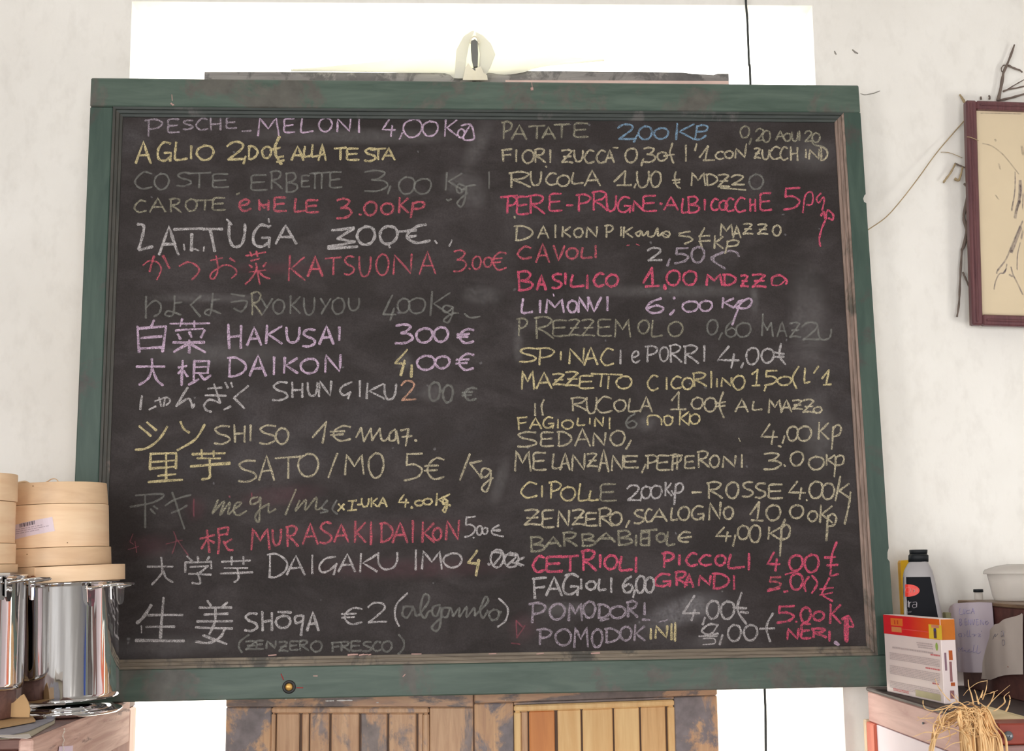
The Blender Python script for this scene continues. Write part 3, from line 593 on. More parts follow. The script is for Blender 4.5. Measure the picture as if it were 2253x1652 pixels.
L('cream chalk line, MAZZETTO CICORINO 1,50', [
 ('G','yellow',4,'M 195 310 805 975 A 330 470 820 970 Z 475 590 835 940 Z 590 720 815 950 E 720 860 850 970 O 1055 1195 855 970 C 1340 1440 850 985 I 1505 1525 870 975 C 1555 1650 860 970','830,835 1110,845|925,850 915,950|990,860 980,970'),
 ('H','yellow',4,'O 85 185 870 975 R 180 310 825 950 I 345 355 815 960 I 395 410 880 955 N 440 540 870 950 O 545 655 850 980 , 830 855 935 990 5 830 950 805 940 0 950 1080 860 940 L 1195 1250 785 920','720,840 772,795|772,795 757,940|722,942 792,940|~1145,770 1090,870 1125,970|1325,765 1282,830|1355,880 1420,800|1420,800 1395,930|1370,937 1440,932')])
L('cream chalk line, RUCOLA 1,00 € AL MAZZO', [
 ('G','cream',4,'R 645 790 1050 1170 U 785 880 1050 1195 C 870 1020 1045 1190 O 1035 1145 1070 1175 L 1165 1285 1060 1180 A 1275 1380 1040 1180','320,1105 320,1215|~400,1070 378,1130 390,1212'),
 ('H','cream',4,'0 170 275 1050 1155 0 285 395 1050 1180 A 570 685 1065 1180 L 725 815 1085 1165 M 870 985 1065 1190 A 990 1080 1075 1180 Z 1085 1180 1075 1160 Z 1180 1290 1070 1190 O 1280 1355 1135 1190','-10,1080 55,1000|55,1000 55,1150|-20,1160 120,1157|~460,1000 425,1120 465,1235|385,1105 480,1090|390,1135 475,1125')])
L('small yellowish chalk line, FAGIOLINI 6,00 kg', [
 ('G','yellow',3.8,'F 155 250 1230 1340 A 270 375 1235 1335 G 390 490 1230 1330 I 515 540 1250 1330 O 560 665 1255 1335 L 700 775 1240 1305 I 810 825 1240 1290 N 860 945 1230 1315 I 985 1010 1235 1335 n 1340 1470 1215 1300 U 1490 1570 1225 1300','~1490,1230 1530,1215 1570,1240'),
 ('G','grey',4,'6 1140 1245 1200 1330',''),
 ('H','yellow',3.8,'K 55 150 1175 1300 O 155 245 1200 1290','155,1200 150,1290')])
L('cream chalk line, SEDANO 4,00 kg', [
 ('G','cream',4.2,'S 155 335 1360 1500 E 370 495 1365 1495 D 520 650 1360 1490 A 680 820 1335 1490 N 845 965 1370 1490 O 1000 1135 1350 1485','~1190,1440 1170,1480 1145,1520'),
 ('H','cream',4.2,'4 800 950 1290 1475 , 995 1020 1400 1465 0 1040 1140 1310 1445 0 1130 1260 1310 1445 K 1320 1420 1275 1430 p 1430 1530 1300 1520','600,1420 615,1450*.6|960,1490 985,1500')])
L('cream chalk line, MELANZANE, PEPERONI 3,00 kg', [
 ('K','cream',4.2,'M 85 215 -30 135 E 235 350 -20 130 L 395 480 -5 115 A 460 540 -10 125 N 555 670 -5 130 Z 680 770 -10 105 A 780 860 -45 140 N 885 985 5 130 E 985 1110 10 110 , 1130 1170 80 150 P 1165 1265 5 115 E 1260 1370 5 130 P 1370 1460 0 130',''),
 ('L','cream',4.2,'E 100 185 10 115 R 205 300 -30 105 O 305 385 5 105 N 410 525 10 105 I 560 585 0 105 3 750 895 -15 125 . 915 935 75 105 0 970 1080 -25 90 0 1120 1250 15 125 K 1265 1340 0 85 p 1320 1415 5 185','0,20 80,5|40,10 35,120')])
L('cream and white chalk line, CIPOLLE 2,00 kg - ROSSE 4,00 kg', [
 ('K','yellow',4,'C 135 270 230 355 I 300 320 260 350 P 365 465 225 360 O 465 585 265 380 L 610 705 240 385 L 700 780 300 380',''),
 ('K','creamdim',4,'E 790 930 240 385',''),
 ('K','white',4.2,'2 1010 1120 255 380 , 1120 1135 345 380 0 1130 1210 260 360 0 1205 1300 255 360 K 1325 1380 230 340 p 1390 1475 235 410','1380,300 1400,330'),
 ('L','cream',4.4,'- 160 235 305 320 R 285 410 225 360 O 440 545 225 360 S 575 665 225 350 S 680 770 235 360 E 790 915 245 365 4 955 1095 220 370 . 1105 1115 370 380 0 1125 1240 220 360 0 1230 1335 235 370','1385,180 1345,380|1455,240 1375,300|1375,300 1465,360|~1470,310 1455,420 1420,575')])
L('cream chalk line, ZENZERO, SCALOGNO 10,00 kg', [
 ('K','cream',4.4,'Z 160 295 455 585 E 310 415 455 605 N 440 540 460 595 Z 555 665 455 585 E 670 770 480 590 R 775 890 440 590 O 870 970 475 580 , 1000 1035 545 600 S 1070 1150 455 570 C 1160 1220 450 555 A 1215 1340 450 550 L 1375 1430 440 545',''),
 ('L','cream',4.4,'O 45 140 430 540 G 155 260 425 540 N 300 400 395 540 O 420 500 430 530 0 770 890 415 545 0 965 1080 415 525 0 1115 1195 465 550 K 1210 1320 420 560 p 1255 1350 490 710','640,495 715,390|715,390 700,530|650,542 745,545|930,535 900,590')])
L('dim cream chalk line, BARBABIETOLE 4,00 kg', [
 ('K','creamdim',4.6,'B 215 330 680 800 A 340 465 680 760 R 480 600 640 755 B 635 750 655 755 A 760 915 645 720 B 935 1055 630 745 I 1075 1100 665 750 E 1125 1205 640 750 T 1130 1260 620 740 O 1255 1330 650 720 L 1340 1410 640 750',''),
 ('L','cream',4.4,'4 355 480 600 715 , 495 520 665 755 0 535 630 585 700 0 635 725 580 725 K 785 890 600 700 p 870 970 580 840','~145,645 90,640 45,690 80,720 130,720|60,690 155,680')])
L('vivid pink chalk line, CETRIOLI PICCOLI 4,00 €', [
 ('K','pink',5.4,'C 235 330 840 970 E 345 485 840 970 T 475 610 835 960 R 635 755 790 955 I 780 800 830 930 O 825 930 830 945 L 950 1060 845 960 I 1070 1105 850 970 P 1300 1400 810 930 I 1435 1455 830 910',''),
 ('L','pink',5,'C 110 205 815 920 C 220 320 830 915 O 350 435 830 915 L 455 600 825 940 I 615 645 820 950 4 780 885 810 960 0 960 1075 830 960 0 1090 1205 825 970','~1355,720 1315,830 1305,940|1255,850 1345,845|1275,915 1365,910|~1310,950 1305,1000 1370,985*.8')])
L('pink chalk words lower right, GRANDI 5,00 €', [
 ('K','pink',5,'G 1240 1380 985 1090 R 1410 1510 965 1080',''),
 ('L','pink',4.8,'A 100 170 985 1095 N 215 320 1000 1080 D 330 465 980 1105 I 495 520 1000 1110 0 970 1075 980 1115 ( 1085 1130 1010 1130','785,1125 885,1105|~930,990 1000,975 1060,1000*.7|920,1132 950,1128|~1150,1000 1195,1060 1150,1145|~1295,1020 1250,1110 1240,1160 1320,1210*.9|1215,1112 1325,1100*.8|1215,1160 1320,1140*.7'),
 ('L','red',4.4,'5 790 895 1010 1110','')])
L('whitish chalk words, FAGIOLI 6,00', [
 ('K','white',5,'F 230 350 1015 1190 A 345 475 1010 1165 G 480 615 990 1160 I 625 640 1030 1110 O 675 755 1045 1115 L 775 840 1030 1120 I 870 895 1020 1135 6 975 1060 1005 1140 , 1060 1080 1120 1180 0 1085 1160 1000 1140 0 1160 1235 1010 1140','~500,1000 560,985 610,1010')])
L('lilac grey chalk line, POMODORI 4,00 €', [
 ('K','lilacdim',5,'P 205 340 1225 1385 O 370 500 1230 1360 M 530 640 1230 1370 O 650 750 1210 1345 D 770 875 1235 1350 O 870 1000 1250 1350 R 1010 1100 1210 1340 I 1150 1165 1225 1320','1140,1362 1200,1365|790,1370 860,1355|1275,1385 1345,1365*.5'),
 ('L','white',4.8,', 245 270 1345 1405 0 280 385 1205 1355 0 395 510 1210 1355','180,1165 85,1310|85,1310 220,1310|185,1280 155,1370|~570,1140 535,1280 610,1400|500,1262 610,1270|560,1300 625,1305')])
L('lilac grey chalk line at the bottom right, POMODORINI 6,00', [
 ('K','lilacdim',4.6,'P 270 390 1440 1570 O 420 550 1440 1575 M 575 690 1425 1590 O 720 810 1440 1590 D 830 950 1435 1550 O 955 1050 1420 1535 K 1070 1160 1410 1535',''),
 ('K','yellow',4.6,'I 1200 1220 1440 1525 N 1245 1350 1415 1515 I 1370 1390 1400 1530 I 1400 1420 1390 1540',''),
 ('L','white',4.6,'C 240 380 1400 1490 , 385 415 1490 1570 0 455 565 1405 1540 0 585 700 1405 1535','215,1500 370,1500*.7|~370,1410 330,1470 260,1500*.7|~250,1520 340,1520 345,1560 250,1570*.6|~830,1310 775,1420 805,1545|720,1440 840,1435')])
L('pink chalk words at the bottom right corner, 5,00 kg NERI', [
 ('L','pink',5,'5 855 1005 1250 1390 . 1015 1025 1375 1385 0 1055 1140 1260 1385 0 1160 1250 1295 1370 K 1295 1390 1235 1390 N 945 1045 1440 1525 E 1060 1145 1395 1520 R 1150 1270 1435 1510 I 1285 1305 1460 1540','1435,1350 1435,1540*1.9|~1400,1360 1450,1335 1490,1415 1450,1420'),
 ('L','lilac',7,'','1340,1550 1370,1570')])


# wiped chalk dust
def smudge(px, py, rx_, ry_, ang, m):
    mb = MB(); vs = []; fd = []; n = 20
    u, v = bd(px, py, REC); c = Vector((u, v)); k = .00119
    dp = REC-.00012 - R()*.0001
    rings = (0, .35, .7, 1)
    for j, rr in enumerate(rings):
        for i in range(n):
            an = 2*math.pi*i/n; a = Vector((math.cos(an)*rx_*k*rr, math.sin(an)*ry_*k*rr)); a.rotate(Matrix.Rotation(ang, 2))
            q = c + a; vs.append(BF @ Vector((q.x, dp, q.y))); fd.append((1, .8, .4, 0)[j]*.55)
    fs = [(j*n+i, j*n+(i+1) % n, (j+1)*n+(i+1) % n, (j+1)*n+i) for j in range(3) for i in range(n)]
    mb.add(vs, fs, fd).build('chalk_dust', m, board)
DG = mat_chalk('dust_grey', sr(150, 146, 146), .34, grain=160, lo=.2, hi=.8, soft=.6)
DP = mat_chalk('dust_pink', sr(132, 88, 98), .26, grain=160, lo=.2, hi=.8, soft=.6)
DW = mat_chalk('dust_white', sr(172, 168, 172), .5, grain=160, lo=.2, hi=.8, soft=.6)
for a in ((1050, 320, 90, 30, 1.1, DG), (780, 300, 330, 26, 0, DG), (1040, 420, 40, 60, .2, DG), (1060, 650, 60, 30, 0, DG), (890, 795, 26, 30, .3, DG),
          (950, 865, 36, 24, 0, DG), (1500, 1345, 120, 40, .3, DW), (1530, 1330, 40, 34, 0, DG), (1560, 1410, 60, 22, 0, DG), (1240, 1340, 90, 20, 0, DG), (380, 1420, 160, 30, 0, DG),
          (1100, 1060, 20, 70, -.3, DG), (1140, 760, 16, 60, 0, DG), (1660, 660, 14, 50, 0, DG), (1780, 700, 60, 160, 0, DG), (1780, 340, 70, 60, 0, DG), (1800, 950, 50, 120, 0, DG),
          (820, 1170, 290, 32, .05, DP), (620, 1090, 120, 30, .1, DP), (430, 1120, 30, 34, 0, DP), (330, 1200, 70, 34, 0, DP), (1150, 1380, 40, 40, 0, DP), (900, 1250, 300, 30, 0, DP),
          (620, 590, 150, 20, 0, DP), (1480, 640, 240, 22, 0, DG), (450, 655, 160, 14, 0, DG), (1420, 930, 30, 30, 0, DG), (1000, 400, 40, 40, 0, DG), (470, 780, 200, 40, 0, DG), (1600, 1440, 300, 16, 0, DG)):
    smudge(*a)
for k in range(46):
    a = 280+R()*1560; b = 270+R()*1150
    smudge(a, b, 2.5+R()*3.5, 2+R()*3, R()*3, DW)
# chalk dust lying along the lower moulding
for a in (590, 770, 790, 800, 905, 1075, 1180, 1300, 765, 810, 1440, 765):
    mark([(a, 1441+R()*3-a*.006+3), (a+6+R()*22, 1441-a*.006+3)], .0013+R()*.0016, FLECK, 'chalk_crumb', REC*.8)
# ------------------------------------------------------------------ double doors standing in the opening
W_GOLD = mat_grain('golden_pine', sr(210, 162, 110), sr(236, 196, 140), 5, (10, 10, .8), .5, .15)
W_GOLD2 = mat_grain('pale_pine', sr(226, 180, 122), sr(246, 212, 154), 4, (8, 8, .6), .5, .15)
W_ORNG = mat_grain('orange_pine', sr(200, 128, 76), sr(222, 150, 90), 4, (8, 8, .6), .5, .1)
W_OLD = mat_grain('old_pine', sr(178, 138, 108), sr(208, 170, 136), 6, (10, 10, 1), .55, .2, paint=sr(134, 122, 118), pthr=.52, pscale=9, pstretch=(1, 1, .5))
W_OLD2 = mat_grain('old_pine_worn', sr(186, 146, 114), sr(214, 176, 140), 6, (10, 10, 1), .55, .2, paint=sr(140, 126, 122), pthr=.60, pscale=9, pstretch=(1, 1, .4))
W_PAINT = mat_grain('old_grey_paint', sr(186, 146, 116), sr(212, 172, 132), 6, (10, 10, 1), .55, .2, paint=sr(132, 124, 126), pthr=.47, pscale=8, pstretch=(1, 1, .7))
W_RAIL = mat_grain('old_rail', sr(178, 142, 118), sr(202, 164, 130), 6, (1, 10, 12), .55, .2, paint=sr(128, 116, 112), pthr=.46, pscale=9, pstretch=(.5, 1, 1.6))
W_DARK = mat_plain('dark_door_edge', sr(104, 78, 62), .7)
door = empty('double_door', ((aty(497, 1541, 3.6).x+aty(1578, 1525, 3.6).x)/2, 3.6, 0))
tag(door, 'old wooden double door with flaking grey paint, ajar below the chalkboard', 'door')
DZ = 2.79
def leaf(hx, hy, ix, iy, side):
    H = Vector((hx, hy, 0)); I = Vector((ix, iy, 0)); U = (I-H).normalized(); Wd = (I-H).length
    N = Vector((U.y, -U.x, 0))
    if N.y > 0: N = -N                                   # towards the camera
    def F(u, v, n): return H + U*u + Vector((0, 0, v)) + N*n
    def px(a, b):                                        # photo point -> (u, height) on the leaf's face
        P = atp(a, b, H + N*.0, N) - H; return P.dot(U), P.z
    def bx(mb, u0, u1, v0, v1, n0, n1, bev=.003):
        u0, u1 = min(u0, u1), max(u0, u1)
        fr = Matrix.Identity(4)
        for r_ in range(3):
            fr[r_][0] = U[r_]; fr[r_][1] = -N[r_]; fr[r_][2] = (0, 0, 1)[r_]; fr[r_][3] = H[r_]
        if U.cross(-N).z < 0:
            for r_ in range(3): fr[r_][0], fr[r_][1] = -N[r_], U[r_]
            return mb.box((-n1, u0, v0), (-n0, u1, v1), fr, bev)
        return mb.box((u0, -n1, v0), (u1, -n0, v1), fr, bev)
    return H, U, N, Wd, px, bx
def do_leaf(hx, hy, ix, iy, outer, inner, rail_y, mold, planks, mats, railm, stile_o, stile_i, moldm):
    H, U, N, Wd, px, bx = leaf(hx, hy, ix, iy, 0)
    uo0 = px(*outer)[0]; ui = px(*inner)[0]
    zr = (px(*rail_y[0])[1] + px(*rail_y[1])[1])/2        # underside of the lock rail
    mo0, mo1 = px(mold[0], mold[2])[0], px(mold[1], mold[2])[0]
    mi0, mi1 = px(mold[3], mold[2])[0], px(mold[4], mold[2])[0]
    mzt = px(mold[0], mold[2])[1]; mzi = mzt - (px(mold[3], mold[2])[1]-px(mold[3], mold[5])[1])
    lf = bx(MB(), 0, Wd, .015, DZ, -.030, -.012).build('door_leaf', W_DARK, door)
    def piece(name, u0, u1, v0, v1, n0, n1, m, bev=.003): return bx(MB(), u0, u1, v0, v1, n0, n1, bev).build(name, m, lf)
    a0, a1 = sorted((mo0, mo1))
    def so(u): return stile_o if u < Wd/2 else stile_i
    # lower part
    piece('stile', 0, a0-.001, .16, zr-.001, -.012, 0, stile_o); piece('stile', a1+.001, Wd, .16, zr-.001, -.012, 0, stile_i)
    piece('bottom_rail', 0, Wd, .015, .158, -.012, 0, railm)
    piece('lock_rail', 0, Wd, zr, zr+.24, -.012, .0015, railm)
    if mzt < zr-.002: piece('rail_filler', a0, a1, mzt+.001, zr-.001, -.012, -.0005, railm, .001)
    b0, b1 = sorted((mi0, mi1)); z0 = .16; zi0 = z0+(mzt-mzi)
    piece('panel_moulding', a0, a1, mzi, mzt, -.012, .004, moldm, .004)
    piece('panel_moulding', a0, a1, z0, zi0, -.012, .004, moldm, .004)
    piece('panel_moulding', a0, b0, zi0, mzi, -.012, .004, moldm, .004); piece('panel_moulding', b1, a1, zi0, mzi, -.012, .004, moldm, .004)
    for k, (p0, p1) in enumerate(planks):
        q0, q1 = sorted((px(p0, 1600)[0], px(p1, 1600)[0]))
        piece('plank', q0, q1, zi0, mzi-.0005, -.012, -.004-R()*.0025, mats[k % len(mats)], .003)
    # upper part, behind the board
    piece('stile', 0, a0-.001, zr+.241, DZ-.13, -.012, 0, stile_o); piece('stile', a1+.001, Wd, zr+.241, DZ-.13, -.012, 0, stile_i)
    piece('top_rail', 0, Wd, DZ-.129, DZ, -.012, 0, railm)
    n = 5
    for k in range(n):
        piece('plank', b0+(b1-b0)*k/n+.002, b0+(b1-b0)*(k+1)/n-.002, zr+.242, DZ-.131, -.012, -.005, mats[k % len(mats)], .003)
    return lf
hl = aty(497, 1541, 3.62); il = aty(1042.5, 1532, 3.525); ir = aty(1045, 1532, 3.49); hr = aty(1578.5, 1525, 3.62)
do_leaf(hl.x, 3.62, il.x, 3.525, (497, 1545), (1042, 1545), ((700, 1556), (1000, 1555)), (598, 944, 1556, 606, 931, 1569),
        [(607, 657), (663, 678), (681, 723), (728, 789), (793, 851), (855, 915), (919, 930)],
        [W_OLD2, W_OLD2, W_OLD2, W_OLD2, W_OLD, W_OLD2, W_OLD2], W_RAIL, W_PAINT, W_OLD2, W_OLD2)
do_leaf(hr.x, 3.62, ir.x, 3.49, (1578, 1530), (1044, 1549), ((1131, 1547), (1483, 1530)), (1483, 1131, 1539, 1469, 1146, 1553),
        [(1147, 1163), (1166, 1222), (1229, 1280), (1284, 1350), (1354, 1409), (1413, 1467)],
        [W_OLD2, W_ORNG, W_GOLD2, W_GOLD2, W_GOLD2, W_GOLD], W_RAIL, W_PAINT, W_PAINT, W_GOLD2)
# head board across the top of the doors, with its broken dark paint
HEADM = mat_grain('flaking_head_board', sr(128, 124, 122), sr(158, 154, 150), 6, (1, 10, 12), .7, .3, paint=sr(108, 105, 104), pthr=.5, pscale=10, pstretch=(1, 1, 1))
hp = MB(); a = aty(450, 160, 3.585); b = aty(1604, 166, 3.585); zt = (a.z+b.z)/2
pts = [(a.x, zt-.17)]
topl = [(450, 158), (620, 158), (840, 160), (1080, 160), (1140, 156), (1300, 157), (1420, 158), (1505, 160), (1520, 162), (1570, 165), (1578, 162), (1603, 162)]
prof = [aty(x, y, 3.585) for x, y in topl]; n_ = len(prof)
poly = [Vector((prof[0].x, 3.585, zt-.18))] + [Vector((p.x, 3.585, p.z)) for p in prof] + [Vector((prof[-1].x, 3.585, zt-.18))]
hp.prism(poly[::-1], (0, .03, 0)); hp.build('head_board', HEADM, door)
LATH = mat_plain('pinkish_lath', sr(226, 196, 186), .7)
q0, q1 = aty(1112, 177, 3.583), aty(1602, 183, 3.583)
MB().box((q0.x, 3.578, min(q0.z, q1.z)-.03), (q1.x, 3.585, (q0.z+q1.z)/2+.002)).build('lath', LATH, door)
WP = mat_plain('white_paint_blob', sr(245, 245, 242), .5)
for (x0, x1, y, r_) in ((716, 735, 1542, .0042), (741, 795, 1541, .005), (828, 833, 1546, .003), (1112, 1113, 1540.5, .0038), (628, 631, 1538, .002), (648, 652, 1538, .0018)):
    yy = 3.62 - .095*(x0-497)/545.0 if x0 < 1042 else 3.49+.13*(x0-1044)/534.0
    p, q = aty(x0, y, yy-.004), aty(x1, y-.5, yy-.004)
    mb = MB(); m_ = [p.lerp(q, k/8) for k in range(9)]
    mb.tube(m_, lambda t, r_=r_: r_*(.8+.25*math.sin(t*17+r_*900)), 8, flat=.5); mb.build('paint_drip', WP, door)

# ------------------------------------------------------------------ white cloth caught on a latch above the doors
CLOTHM, nt, p = nodes('thin_white_cloth'); p.inputs['Base Color'].default_value = sr(250, 249, 240)
p.inputs['Roughness'].default_value = .9
tl = nt.nodes.new('ShaderNodeBsdfTranslucent'); tl.inputs[0].default_value = sr(252, 250, 236)
mx = nt.nodes.new('ShaderNodeMixShader'); mx.inputs[0].default_value = .5
nt.links.new(p.outputs[0], mx.inputs[1]); nt.links.new(tl.outputs[0], mx.inputs[2]); nt.links.new(mx.outputs[0], nt.nodes['Material Output'].inputs[0])
cy = 3.580
top = [(640, 152), (800, 138), (900, 124), (960, 110), (1000, 92), (1022, 76), (1043, 66), (1062, 76), (1084, 92), (1120, 106), (1180, 118), (1260, 126), (1330, 130)]
bot = [(640, 157), (800, 158), (900, 160), (980, 161), (1000, 172), (1030, 172), (1043, 172), (1060, 168), (1075, 160), (1110, 164), (1150, 159), (1200, 146), (1330, 134)]
cb = MB(); vs = []; nC = 6
tt = vcurve([(x, y, 0) for x, y in top], 3); bt = vcurve([(x, y, 0) for x, y in bot], 3)
for i, (A_, B_) in enumerate(zip(tt, bt)):
    for k in range(nC+1):
        q = A_.lerp(B_, k/nC); vs.append(aty(q.x, q.y, cy - .012 + .004*math.sin(i*1.1+k*.5) ))
m_ = len(tt)
vs2 = [v + Vector((0, .0015, 0)) for v in vs]; Nn = nC+1
fs = [(i*Nn+k, i*Nn+k+1, (i+1)*Nn+k+1, (i+1)*Nn+k) for i in range(m_-1) for k in range(nC)]
cb.add(vs, fs, smooth=True); cb.add(vs2, [f[::-1] for f in fs], smooth=True)
cl = cb.build('cloth_scrap', CLOTHM); 
C2 = CLOTHM.copy(); C2.name = 'gathered_cloth'
for nd_ in C2.node_tree.nodes:
    if nd_.type == 'MIX_SHADER': nd_.inputs[0].default_value = .3
for pl in (((1000, 172), (1004, 110), (1020, 80), (1040, 67), (1043, 70), (1034, 90), (1026, 130), (1022, 172)), ((1050, 172), (1056, 120), (1050, 90), (1046, 70), (1062, 78), (1080, 96), (1090, 120), (1078, 150), (1064, 172))):
    MB().prism([aty(x, y, 3.5615) for x, y in pl][::-1], (0, .0012, 0)).build('gathered_fold', C2, cl)
tag(cl, 'thin white cloth draped from the latch above the chalkboard', 'cloth')
LATCH = mat_plain('weathered_iron', sr(118, 118, 114), .6, .3)
latch = empty('iron_latch', aty(1043, 120, 3.575)); tag(latch, 'small grey iron latch standing up above the middle of the chalkboard', 'latch')
mb = MB(); P_ = [aty(x, y, 3.548) for x, y in ((1036, 90), (1045, 86), (1051, 92), (1052, 118), (1051, 146), (1042, 147), (1038, 130), (1036, 108))]
mb.prism(P_, (0, .01, 0)); mb.build('latch_bar', LATCH, latch); q_ = aty(1043, 168, 3.56)
MB().box((q_.x-.005, 3.549, q_.z-.012), (q_.x+.005, 3.5848, q_.z+.02)).build('latch_stem', LATCH, latch)
TWM = mat_plain('yellowed_tape', sr(246, 236, 212), .7)
mb = MB(); mb.tube(vcurve([aty(x, y, 3.546) for x, y in ((1035, 95), (1037, 84), (1045, 80), (1052, 86), (1053, 96))], 5), .0022, 7); mb.build('wire_loop', TWM, latch)
mb = MB()
for pl in (((1018, 176), (1024, 150), (1030, 138), (1038, 150), (1048, 158), (1056, 176)), ((1046, 176), (1046, 150), (1058, 146), (1064, 160), (1070, 176)), ((1060, 176), (1066, 160), (1072, 166), (1073, 176)), ((1022, 176), (1034, 162), (1044, 176))):
    d_ = 3.540+R()*.006
    mb.prism([aty(x, y, d_) for x, y in pl][::-1], (0, .0025, 0))
mb.build('crumpled_tape', TWM, latch)

# ------------------------------------------------------------------ black cable in front of the wall
CAB = mat_plain('black_cable', sr(42, 46, 44), .5)
pts = [aty(x, y, 3.545 if y < 250 else 3.552) for x, y in ((1640, -60), (1641, 4), (1644, 40), (1646, 90), (1648, 140), (1651, 186), (1660, 600), (1672, 1100), (1682, 1500), (1684, 1560), (1685, 1660), (1687, 1900))]
c = MB().tube(vcurve(pts, 5), .0034, 8).build('hanging_cable', CAB); tag(c, 'thin black cable hanging down the wall behind the chalkboard', 'cable')

# ------------------------------------------------------------------ framed drawing on the wall, dry branch and vine behind it
FRM = mat_grain('mahogany_frame', sr(84, 50, 56), sr(112, 70, 72), 8, (12, 12, 1), .4, .1)
fy = 3.512
pic = empty('picture_frame', aty(2250, 470, fy)); tag(pic, 'framed ink drawing on parchment in a dark reddish wooden frame', 'picture')
TL, BL = aty(2124, 221, fy), aty(2138, 715, fy)
vV = (TL-BL).normalized(); uV = Vector((vV.z, 0, -vV.x)); Hh = (TL-BL).length; Wf = .42; FW = .030
PF = Matrix.Identity(4)
for r_ in range(3): PF[r_][0] = uV[r_]; PF[r_][1] = (0, 1, 0)[r_]; PF[r_][2] = vV[r_]; PF[r_][3] = BL[r_]
def pf(a, b, d_=0):
    P = aty(a, b, fy+d_)-BL; return P.dot(uV), P.dot(vV)
def frail(lo, hi, vert):
    mb = MB(); mb.box((lo[0], -.006, lo[1]), (hi[0], .018, hi[1]), PF, bev=.004)
    if vert: mb.box((lo[0]+.010, -.010, lo[1]+.008), (hi[0]-.012, -.002, hi[1]-.008), PF, bev=.003)
    else: mb.box((lo[0]+.008, -.010, lo[1]+.010), (hi[0]-.008, -.002, hi[1]-.012), PF, bev=.003)
    mb.build('frame_side', FRM, pic)
frail((0, 0), (FW, Hh), True); frail((Wf-FW, 0), (Wf, Hh), True); frail((FW, 0), (Wf-FW, FW), False); frail((FW, Hh-FW*.85), (Wf-FW, Hh), False)
MB().box((.003, .0185, .003), (Wf-.003, .0235, Hh-.003), PF).build('backing', PLY, pic)
MB().box((Wf*.5-.006, .0238, Hh-.05), (Wf*.5+.006, .0478, Hh-.03), PF).build('hanger', PLY, pic)
PARCH = mat_plain('parchment', sr(214, 196, 166), .8, var=.05, scale=5)
sheet = MB().box((FW-.002, .010, FW-.002), (Wf-FW+.002, .013, Hh-FW*.85+.002), PF).build('drawing', PARCH, pic)
INK = mat_chalk('diluted_ink', sr(120, 108, 124), .62, grain=120, lo=.1, hi=.7, soft=.7)
INKD = mat_chalk('faint_ink', sr(140, 126, 120), .42, grain=120, lo=.1, hi=.7, soft=.7)
def ink(mb, pts, wpx):
    P = []
    for x, y in pts:
        u, v = pf(x, y, .010); P.append(Vector((u, v)))
    P = vcurve(P, 5) if len(P) > 2 else [P[0].lerp(P[1], k/4) for k in range(5)]
    W = wpx*.00062; vs = []; fd = []
    for i, p_ in enumerate(P):
        t = (P[min(i+1, len(P)-1)]-P[max(i-1, 0)]).normalized(); nn = Vector((-t.y, t.x)); e = i in (0, len(P)-1)
        for k, fv in ((-1, 0), (-.4, .8), (.4, .8), (1, 0)):
            q = p_+nn*W*k; vs.append(PF @ Vector((q.x, .0096, q.y))); fd.append(0.0 if e else fv)
    mb.add(vs, [(i*4+k, i*4+k+1, i*4+k+5, i*4+k+4) for i in range(len(P)-1) for k in range(3)], fd)
mb = MB(); s5 = 5.9
for pts, w_ in ((((860, 1570), (895, 1350), (905, 1200), (905, 1040)), 4), (((910, 1600), (945, 1450), (960, 1300), (965, 1150)), 6), (((925, 1570), (965, 1400), (975, 1200)), 4), (((960, 1480), (985, 1300), (980, 1150)), 5), (((1000, 1560), (1010, 1300)), 4)):
    ink(mb, [(2080+a/s5, 200+b/s5) for a, b in pts], w_)
for pts, w_ in ((((850, 150), (880, 0)), 3), (((900, 250), (930, 100), (970, 0)), 9), (((1010, 260), (930, 430), (850, 620), (780, 780), (680, 910), (665, 960)), 5), (((985, 330), (900, 560), (850, 690)), 10), (((830, 680), (880, 650)), 7), (((670, 920), (700, 890)), 6),
                (((800, 820), (770, 940), (700, 960), (650, 1060), (630, 1170)), 4), (((850, 860), (875, 960), (930, 1070), (1010, 1240)), 4.5), (((820, 960), (880, 1000)), 6), (((975, 540), (935, 720), (930, 920)), 3.4), (((740, 960), (800, 880)), 4), (((1010, 380), (980, 520)), 6)):
    ink(mb, [(2080+a/s5, 440+b/s5) for a, b in pts], w_)
o = mb.build('ink_strokes', INK, sheet); o['kind'] = 'stuff'
mb = MB()
for pts, w_ in ((((470, 680), (600, 715), (740, 820), (860, 960), (960, 1090)), 4), (((690, 930), (715, 1030)), 5), (((640, 1340), (700, 1420)), 4), (((640, 620), (660, 660)), 6), (((440, 290), (700, 292), (1010, 300)), 3.5), (((990, 700), (1010, 850)), 8)):
    ink(mb, [(2080+a/s5, 200+b/s5) for a, b in pts], w_)
o = mb.build('faint_strokes', INKD, sheet); o['kind'] = 'stuff'
TWIG = mat_plain('dry_twig', sr(112, 98, 90), .8, var=.2, scale=40)
VINE = mat_plain('dry_vine', sr(166, 146, 112), .8, var=.15, scale=30)
br = empty('dry_branch', aty(2190, 300, 3.55)); tag(br, 'dry grey twigs stuck behind the picture frame', 'branch')
def px5(l, ox=2080, oy=200, s=5.9): return [(ox+a/s, oy+b/s) for a, b in l]
def twig(name, pts, r0, r1, m, y0=3.546, parent=br, lumps=.15):
    P = vcurve([aty(x, y, y0) for x, y in pts], 5)
    ph = R()*9
    return MB().tube(P, lambda t: (r0+(r1-r0)*t)*(1+lumps*math.sin(t*23+ph)), 7).build(name, m, parent)
c7 = lambda l: [(2170+a/10.325, 80+b/10.325) for a, b in l]
